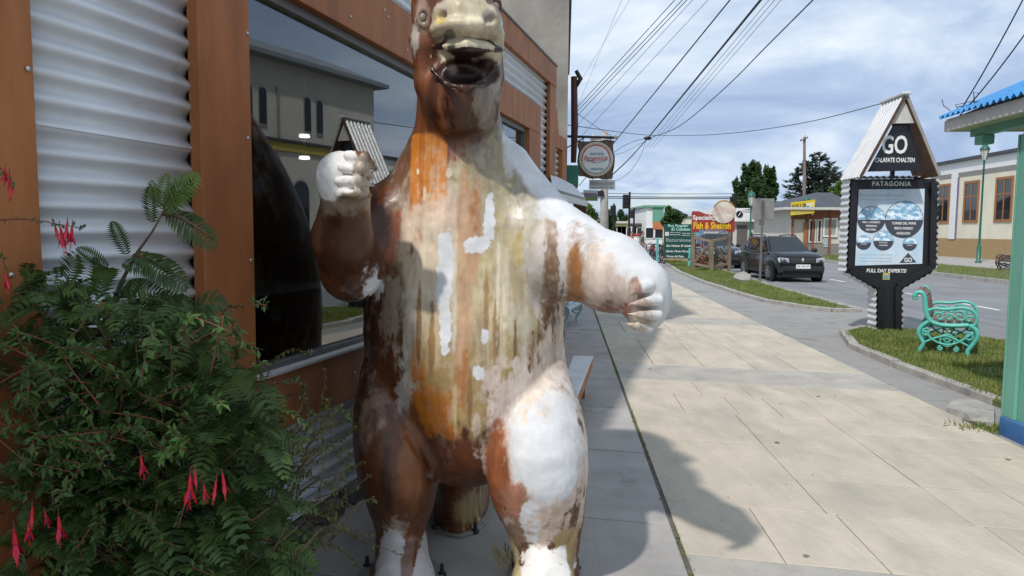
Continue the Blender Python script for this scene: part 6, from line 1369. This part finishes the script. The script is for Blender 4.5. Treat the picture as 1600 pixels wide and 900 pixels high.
def tree(name, label, px, ybase, ytop, Y, blobs, n, size, leaf, trunk_r=.2, seed=1, group=None):
    """blobs in photo measures relative to the tree: (px, py, half width, half height)"""
    rg = random.Random(seed); b = D(px, ybase, Y); o = thing(name, label, 'tree', (b.x, Y, -.1), 0, group); tz = D(px, ytop, Y).z
    B3 = []
    for x, y, w, h in blobs: p = D(x, y, Y); p.y += rg.uniform(-.5, .5) * w * Y / FPX; B3.append((p, (w * Y / FPX, w * Y / FPX, h * Y / FPX)))
    # each blob broken into smaller clumps so the outline is ragged
    cl = []
    for c, r in B3:
        for i in range(30):
            d_ = Vector((rg.gauss(0, 1), rg.gauss(0, 1), rg.gauss(0, 1))).normalized() * rg.uniform(.35, 1.0); cl.append((c + Vector((d_.x * r[0], d_.y * r[1], d_.z * r[2])), tuple(q * rg.uniform(.16, .36) for q in r)))
    mb = MB(); leaves(mb, cl, n, size, rg); tag(mb.build('crown', M[leaf], o), kind='stuff')
    t = MB(); top = Vector((b.x, Y, tz * .85)); t.tube([(b.x, Y, -.1), (b.x + .05, Y, tz * .4), top], [trunk_r, trunk_r * .7, trunk_r * .15], 8)
    t.build('trunk', M['bark'], o, smooth=True); lm = MB()
    for c, r in B3: lm.tube([(b.x, Y, max(.5, c.z - r[2] * 1.1)), c.lerp(Vector((b.x, Y, c.z)), .4) - Z * r[2] * .4, c + Z * r[2] * .4], [trunk_r * .4, trunk_r * .28, trunk_r * .1], 6)
    lm.build('limbs', M['bark'], o); return o
tree('poplar_tree', 'broad dark poplar behind the white fascia shop', 1172, 372, 252, 85, [(1170, 272, 11, 18), (1158, 295, 11, 20), (1178, 290, 14, 28), (1166, 315, 18, 20), (1181, 264, 8, 16), (1154, 320, 10, 18), (1188, 318, 12, 18)], 13000, .22, 'leaf_poplar', .35, 2)
tree('poplar_tree', 'narrow poplar right of the broad one', 1201, 372, 258, 88, [(1200, 272, 8, 15), (1203, 295, 11, 22), (1201, 320, 11, 18)], 7000, .22, 'leaf_poplar', .3, 3)
tree('round_tree', 'clipped round green tree behind the dark green board', 1051, 378, 318, 48, [(1051, 341, 17, 20), (1042, 346, 9, 14), (1061, 345, 8, 14)], 6500, .10, 'leaf_round', .12, 4)
tree('leafy_tree', 'bright leafy tree behind the grey road sign', 1224, 378, 300, 66, [(1222, 328, 16, 18), (1236, 345, 15, 18), (1210, 345, 12, 20), (1245, 328, 10, 14), (1226, 360, 18, 12)], 8000, .16, 'leaf_light', .2, 5)
tree('leafy_tree', 'light green tree showing left of the tour sign', 1312, 372, 268, 68, [(1312, 300, 13, 24), (1300, 315, 10, 16), (1326, 310, 12, 28)], 6500, .18, 'leaf_light', .2, 6)
tree('leafy_tree', 'small light tree at the end of the left pavement', 918, 372, 316, 60, [(918, 335, 11, 16), (910, 348, 9, 12), (928, 346, 8, 12)], 3500, .14, 'leaf_light', .12, 7)
tree('round_tree', 'small dark tree behind the low traffic light', 955, 372, 328, 62, [(955, 350, 9, 20), (950, 360, 8, 12)], 3000, .13, 'leaf_poplar', .12, 8)
tree('round_tree', 'pointed dark tree left of the tall traffic light', 970, 372, 322, 90, [(970, 336, 5, 12), (972, 348, 8, 12)], 2600, .16, 'leaf_poplar', .12, 9)
def conifer(label, px, ytop, Y, seed):
    rg = random.Random(seed); b = D(px, 372, Y); o = thing('conifer_tree', label, 'tree', (b.x, Y, -.1)); L_ = MB(); tr = MB(); V = []; Fc = []
    for (sx, sy) in ((1282, 237), (1269, 241), (1274, 262), (1296, 252), (1303, 262), (1289, 262), (1245, 262), (1258, 250)):
        tip = D(sx, sy, Y + rg.uniform(-2, 2)); base = Vector((b.x + (tip.x - b.x) * .3, Y, 2.0)); tr.tube([(b.x, Y, -.1), base, base.lerp(tip, .6), tip], [.3, .2, .12, .03], 6)
        for i in range(46):
            t = i / 46; p = base.lerp(tip, t); ln = (1 - t) * 4.6 + .4
            a = rg.uniform(0, 6.28); d_ = Vector((math.cos(a), math.sin(a), rg.uniform(.0, .5))); e = p + d_ * ln * rg.uniform(.6, 1.1); tr.tube([p, e], [.03, .01], 3)
            for k in range(34):
                q = rg.uniform(.15, 1.05); c = p.lerp(e, q) + Vector((rg.gauss(0, .10), rg.gauss(0, .10), rg.gauss(0, .07))); ax = (d_ + Vector((rg.gauss(0, .5), rg.gauss(0, .5), rg.gauss(.2, .4)))).normalized(); bb = ax.orthogonal().normalized(); s_ = .2; n_ = len(V)
                V += [c - ax * s_, c + bb * .07, c + ax * s_, c - bb * .07]; Fc.append((n_, n_ + 1, n_ + 2, n_ + 3))
    tag(MB().add(V, Fc).build('crown', M['leaf_pine'], o), kind='stuff'); tr.build('trunk', M['bark'], o)
conifer('dark spiky conifer behind the timber pole', 1275, 235, 78, 4)

# ------------------------------------------------------------------ the shrubs beside the shop
M['fern'] = leafmat('fern', (.045, .085, .024), (.098, .155, .036), .22, .45); M['fern_young'] = leafmat('fern_young', (.12, .20, .05), (.18, .26, .07), .35, .45)
M['fuchsia_leaf'] = leafmat('fuchsia_leaf', (.055, .11, .032), (.115, .21, .048), .22, .4); M['berberis_leaf'] = leafmat('berberis_leaf', (.09, .135, .04), (.20, .20, .05), .25, .5)
defm('stem_brown', (.14, .085, .05), .8); defm('stem_red', (.22, .06, .05), .7); defm('fuchsia_red', (.62, .010, .030), .45, var=.15); defm('fuchsia_purple', (.12, .01, .14), .5)
def frond(V, Fc, base, dirn, up, length, rg, droop=.35, n=19, width=.30):
    d_ = Vector(dirn).normalized(); u = Vector(up); side = d_.cross(u)
    if side.length < 1e-3: side = d_.orthogonal()
    side.normalize(); u = side.cross(d_).normalized(); P = []
    for i in range(n + 1):
        t = i / n; P.append(base + d_ * length * t - Z * droop * length * t * t + u * .05 * length * math.sin(t * 3))
    for i in range(1, n):
        t = i / n; w = length * width * (math.sin(math.pi * min(1, t * .92 + .10)) ** .7); tan = (P[i + 1] - P[i - 1]).normalized()
        for s in (-1, 1):
            a = (side * s + tan * .55 + u * rg.uniform(-.1, .25)).normalized(); hw = length / n * .47; nn = a.cross(tan).normalized()
            tip = P[i] + a * w - Z * w * .15; o = len(V); m1 = P[i] + a * w * .4; 
            V += [P[i] - tan * hw * .5, m1 - tan * hw + nn * .002, tip, m1 + tan * hw, P[i] + tan * hw * .5, P[i] + a * w * .75 - tan * hw * .9]; Fc += [(o, o + 1, o + 3, o + 4), (o + 1, o + 5, o + 2, o + 3)]
    return P
def stem_mesh(lists, name, m, parent, r0=.006):
    mb = MB()
    for P in lists: k = len(P); mb.tube(P, [max(.0012, r0 * (1 - .75 * i / max(1, k - 1))) for i in range(k)], 5)
    return tag(mb.build(name, M[m], parent, smooth=True), kind='stuff')
rg = random.Random(12)
fs = thing('fern_leaved_shrub', 'dense dark shrub with fern-like leaves in front of the corrugated wall', 'shrub', (-1.35, 2.55, 0))
V = []; Fc = []; stems = []
def inside_wall(p): return (p - W0).dot(WNRM) < .09
cnt = 0
while cnt < 1800:
    px, py = rg.uniform(-60, 470), rg.uniform(430, 930); Y = rg.uniform(2.1, 3.1)
    lim = 435 + max(0, (px - 290)) * 1.25 + (30 if px > 130 else 0)
    if py < lim or px > 430 + (py - 700) * .1: continue
    p = D(px, py, Y)
    if inside_wall(p) or p.z < .03: continue
    d_ = (Vector((rg.gauss(.25, .7), rg.gauss(-.45, .5), rg.gauss(.35, .5)))).normalized(); frond(V, Fc, p, d_, Vector((rg.gauss(0, .3), rg.gauss(0, .3), 1)), rg.choice((.06, .08, .10, .13, .16)) * rg.uniform(.85, 1.2), rg, rg.uniform(.0, .9), rg.choice((8, 10, 13)), rg.uniform(.26, .46)); cnt += 1
    if cnt % 9 == 0: stems.append([Vector((-1.35 + rg.uniform(-.25, .25), 2.6 + rg.uniform(-.2, .2), .0)), p.lerp(Vector((-1.3, 2.6, .3)), .45) + Vector((rg.gauss(0, .05), rg.gauss(0, .05), .1)), p])
for b, t, ln in (((255, 335), (300, 275), .17), ((258, 330), (330, 372), .17), ((238, 350), (236, 290), .13), ((205, 395), (265, 430), .16), ((215, 398), (285, 438), .17), ((200, 400), (178, 345), .12), ((190, 410), (230, 420), .10), ((170, 420), (125, 385), .13), ((165, 450), (150, 400), .13), ((180, 450), (250, 452), .15), ((230, 470), (290, 468), .15), ((190, 480), (290, 500), .2), ((120, 480), (60, 460), .18), ((90, 490), (20, 465), .18), ((60, 500), (120, 440), .18)):
    Y = 2.45; A, B = D(*b, Y), D(*t, Y - rg.uniform(0, .05)); frond(V, Fc, A, (B - A), Vector((rg.gauss(0, .2), -1, .5)), (B - A).length * 1.15, rg, .12, 17, .30)
tag(MB().add(V, Fc).build('foliage', M['fern'], fs), kind='stuff')
V = []; Fc = []
for b, t in (((256, 334), (308, 272)), ((252, 330), (262, 272)), ((258, 322), (300, 300)), ((250, 325), (238, 282))):
    A, B = D(*b, 2.43), D(*t, 2.40); frond(V, Fc, A, (B - A), Vector((rg.gauss(0, .2), -1, .5)), (B - A).length * 1.1, rg, .05, 15, .33)
tag(MB().add(V, Fc).build('young_foliage', M['fern_young'], fs), kind='stuff')
stem_mesh(stems, 'stems', 'stem_brown', fs, .008)
stem_mesh([[D(130, 560, 2.5), D(165, 500, 2.47), D(190, 440, 2.46), D(212, 398, 2.45), D(238, 362, 2.45), D(254, 333, 2.44)], [D(212, 398, 2.45), D(240, 410, 2.45), D(290, 438, 2.45)], [D(254, 333, 2.44), D(285, 340, 2.44), D(332, 372, 2.44)]], 'tall_stem', 'stem_brown', fs, .010)
# fuchsia
fu = thing('fuchsia_bush', 'fuchsia bush with hanging red flowers and small green leaves', 'shrub', (-1.1, 2.2, 0))
V = []; Fc = []; stems = []
def leaf(V, Fc, p, d_, s_, rg, wd=.42):
    d_ = d_.normalized(); b_ = d_.cross(Vector((rg.gauss(0, .4), rg.gauss(0, .4), 1)));  b_ = (b_.normalized() if b_.length > .01 else d_.orthogonal().normalized()); nn = b_.cross(d_); o = len(V)
    V += [p, p + d_ * s_ * .45 + b_ * s_ * wd * .5 + nn * s_ * .06, p + d_ * s_ - nn * s_ * .1, p + d_ * s_ * .45 - b_ * s_ * wd * .5 + nn * s_ * .06, p + d_ * s_ * .45 - nn * s_ * .03]; Fc += [(o, o + 1, o + 4), (o + 1, o + 2, o + 4), (o + 2, o + 3, o + 4), (o + 3, o, o + 4)]
def twig(pts, nl, s_, V, Fc, rg, wd=.42):
    P = [Vector(q) for q in smooth_path([tuple(p) for p in pts], 6)]; stems.append(P)
    for i in range(nl):
        t = rg.uniform(.08, 1) * (len(P) - 1); k = min(int(t), len(P) - 2); p = P[k].lerp(P[k + 1], t - k); leaf(V, Fc, p, Vector((rg.gauss(0, 1), rg.gauss(-.3, 1), rg.gauss(-.1, .8))), s_ * rg.uniform(.6, 1.3), rg, wd)
for k in range(150):
    x0, y0 = rg.uniform(-40, 330), rg.uniform(540, 900); Y0 = rg.uniform(2.0, 2.5); a = D(x0, y0, Y0)
    if a.z < .05 or inside_wall(a): continue
    b = a + Vector((rg.gauss(.05, .1), rg.gauss(-.1, .08), rg.uniform(.0, .18))); c = b + Vector((rg.gauss(.05, .1), rg.gauss(-.05, .06), rg.uniform(-.12, .03))); twig([a, b, c], 40, .030, V, Fc, rg)
twig([D(-40, 345, 2.1), D(40, 343, 2.08), D(90, 350, 2.06), D(130, 357, 2.05)], 44, .020, V, Fc, rg); twig([D(-40, 250, 2.1), D(0, 262, 2.08), D(20, 285, 2.07)], 18, .022, V, Fc, rg); twig([D(-30, 395, 2.1), D(0, 402, 2.1), D(12, 425, 2.1)], 12, .02, V, Fc, rg)
twig([D(230, 640, 2.2), D(320, 612, 2.25), D(420, 598, 2.3), D(475, 598, 2.3)], 60, .020, V, Fc, rg); twig([D(205, 672, 2.1), D(250, 700, 2.08), D(285, 655, 2.1)], 24, .018, V, Fc, rg)
tag(MB().add(V, Fc).build('foliage', M['fuchsia_leaf'], fu), kind='stuff'); stem_mesh(stems, 'stems', 'stem_red', fu, .0026)
stem_mesh([[Vector((-1.15 + rg.uniform(-.3, .3), 2.3, .0)), Vector((-1.15 + rg.uniform(-.3, .4), 2.25, .4)), Vector((-1.1 + rg.uniform(-.5, .5), 2.2, .75))] for i in range(14)], 'main_stems', 'stem_brown', fu, .009)
def flower(px, py, Y, k=1.0):
    k *= .85; p = D(px, py, Y); L_ = .034 * k; t = Vector((rg.gauss(0, .12), rg.gauss(0, .12), -1)).normalized()
    f = MB().tube([p - t * L_ * .9, p - t * L_ * .5, p, p + t * L_ * .25], [.0025 * k, .0042 * k, .006 * k, .003 * k], 8)
    a0 = rg.uniform(0, 6); e1 = t.orthogonal().normalized(); e2 = t.cross(e1)
    for i in range(4):
        a = a0 + i * math.pi / 2; o = e1 * math.cos(a) + e2 * math.sin(a); s = e1 * -math.sin(a) + e2 * math.cos(a); q = p
        f.add([q + o * .003 - s * .003 * k, q + o * .003 + s * .003 * k, q + t * L_ * .55 + o * .010 * k + s * .006 * k, q + t * L_ * .55 + o * .010 * k - s * .006 * k, q + t * L_ * 1.15 + o * .020 * k], [(0, 1, 2, 3), (3, 2, 4)])
    f_ = f.build('flower', M['fuchsia_red'], fu)
    MB().tube([p, p + t * L_ * .4, p + t * L_ * .75], [.003 * k, .007 * k, .006 * k], 8).build('corolla', M['fuchsia_purple'], f_)
    st_ = MB()
    for i in range(3): st_.tube([p + t * L_ * .5, p + t * L_ * 1.6 + Vector((rg.gauss(0, .003), rg.gauss(0, .003), 0))], .0007, 3)
    st_.build('stamens', M['fuchsia_red'], f_); MB().tube([p - t * L_ * .9, p - t * L_ * 1.5], .0012, 4).build('stalk', M['stem_red'], f_)
for q in ((16, 288, 2.08, 1.15), (8, 272, 2.08, .8), (97, 370, 2.06, 1.1), (112, 366, 2.06, 1.0), (88, 362, 2.06, .8), (104, 360, 2.05, .9), (10, 438, 2.1, .9), (222, 726, 2.0, 1.0), (297, 762, 2.0, 1.5), (320, 768, 2.0, .8), (336, 764, 2.0, 1.0), (350, 756, 2.0, 1.1), (305, 745, 2.0, .9), (24, 848, 1.95, 1.7), (45, 828, 1.95, 1.0), (93, 824, 2.0, 1.3), (50, 805, 1.95, .9), (72, 808, 2.0, .7)): flower(*q)
# prickly shrub at the foot of the window
bb = thing('prickly_shrub', 'sparse prickly shrub with fine twigs below the window sill', 'shrub', tuple(WP(-.2, 0, .3)))
V = []; Fc = []; stems = []
for pts in (((430, 900), (440, 760), (470, 640), (478, 600)), ((440, 900), (470, 740), (500, 640), (510, 575)), ((420, 880), (470, 770), (540, 735), (570, 720)), ((420, 880), (500, 850), (540, 865), (562, 888)), ((400, 860), (440, 700), (420, 640), (405, 570)), ((380, 700), (420, 580), (450, 548), (488, 552)), ((430, 880), (480, 700), (530, 690), (560, 660)), ((420, 900), (490, 800), (550, 790)), ((400, 800), (450, 680), (470, 680), (520, 620)), ((380, 760), (300, 520), (270, 500), (292, 445)), ((440, 820), (460, 740), (520, 760)), ((410, 820), (400, 700), (440, 620)), ((420, 860), (400, 760), (470, 720), (500, 700)), ((380, 640), (420, 605), (470, 590)), ((440, 860), (520, 830), (560, 840))):
    Y = rg.uniform(2.75, 3.05)
    twig([D(x, y, Y + rg.uniform(-.04, .04)) for x, y in pts], 85, .019, V, Fc, rg, .5)
for k in range(75):
    a = D(rg.uniform(330, 520), rg.uniform(640, 900), rg.uniform(2.6, 3.0))
    if a.z < .03: continue
    twig([a, a + Vector((rg.gauss(.04, .06), rg.gauss(0, .05), rg.uniform(.03, .12))), a + Vector((rg.gauss(.09, .08), rg.gauss(0, .06), rg.uniform(.0, .18)))], 34, .019, V, Fc, rg, .5)
tag(MB().add(V, Fc).build('foliage', M['berberis_leaf'], bb), kind='stuff'); stem_mesh(stems, 'twigs', 'stem_brown', bb, .0035)
# dry grass blades by the feet
V = []; Fc = []
for i in range(16):
    c = G(790 + rg.uniform(-12, 12), 880 + rg.uniform(-12, 14)); c.z = .0; t = c + Vector((rg.uniform(-.12, .05), rg.uniform(-.08, .05), rg.uniform(.03, .12))); s_ = Vector((.004, .002, 0)); o = len(V); m_ = c.lerp(t, .5) + Z * .03
    V += [c - s_, c + s_, m_ + s_, t, m_ - s_]; Fc += [(0 + o, 1 + o, 2 + o, 4 + o), (4 + o, 2 + o, 3 + o)]
defm('straw', (.42, .34, .16), .8); dg_ = MB().add(V, Fc).build('dry_grass', M['straw']); tag(dg_, 'dry straw tuft beside the white statue foot', 'grass', kind='stuff')
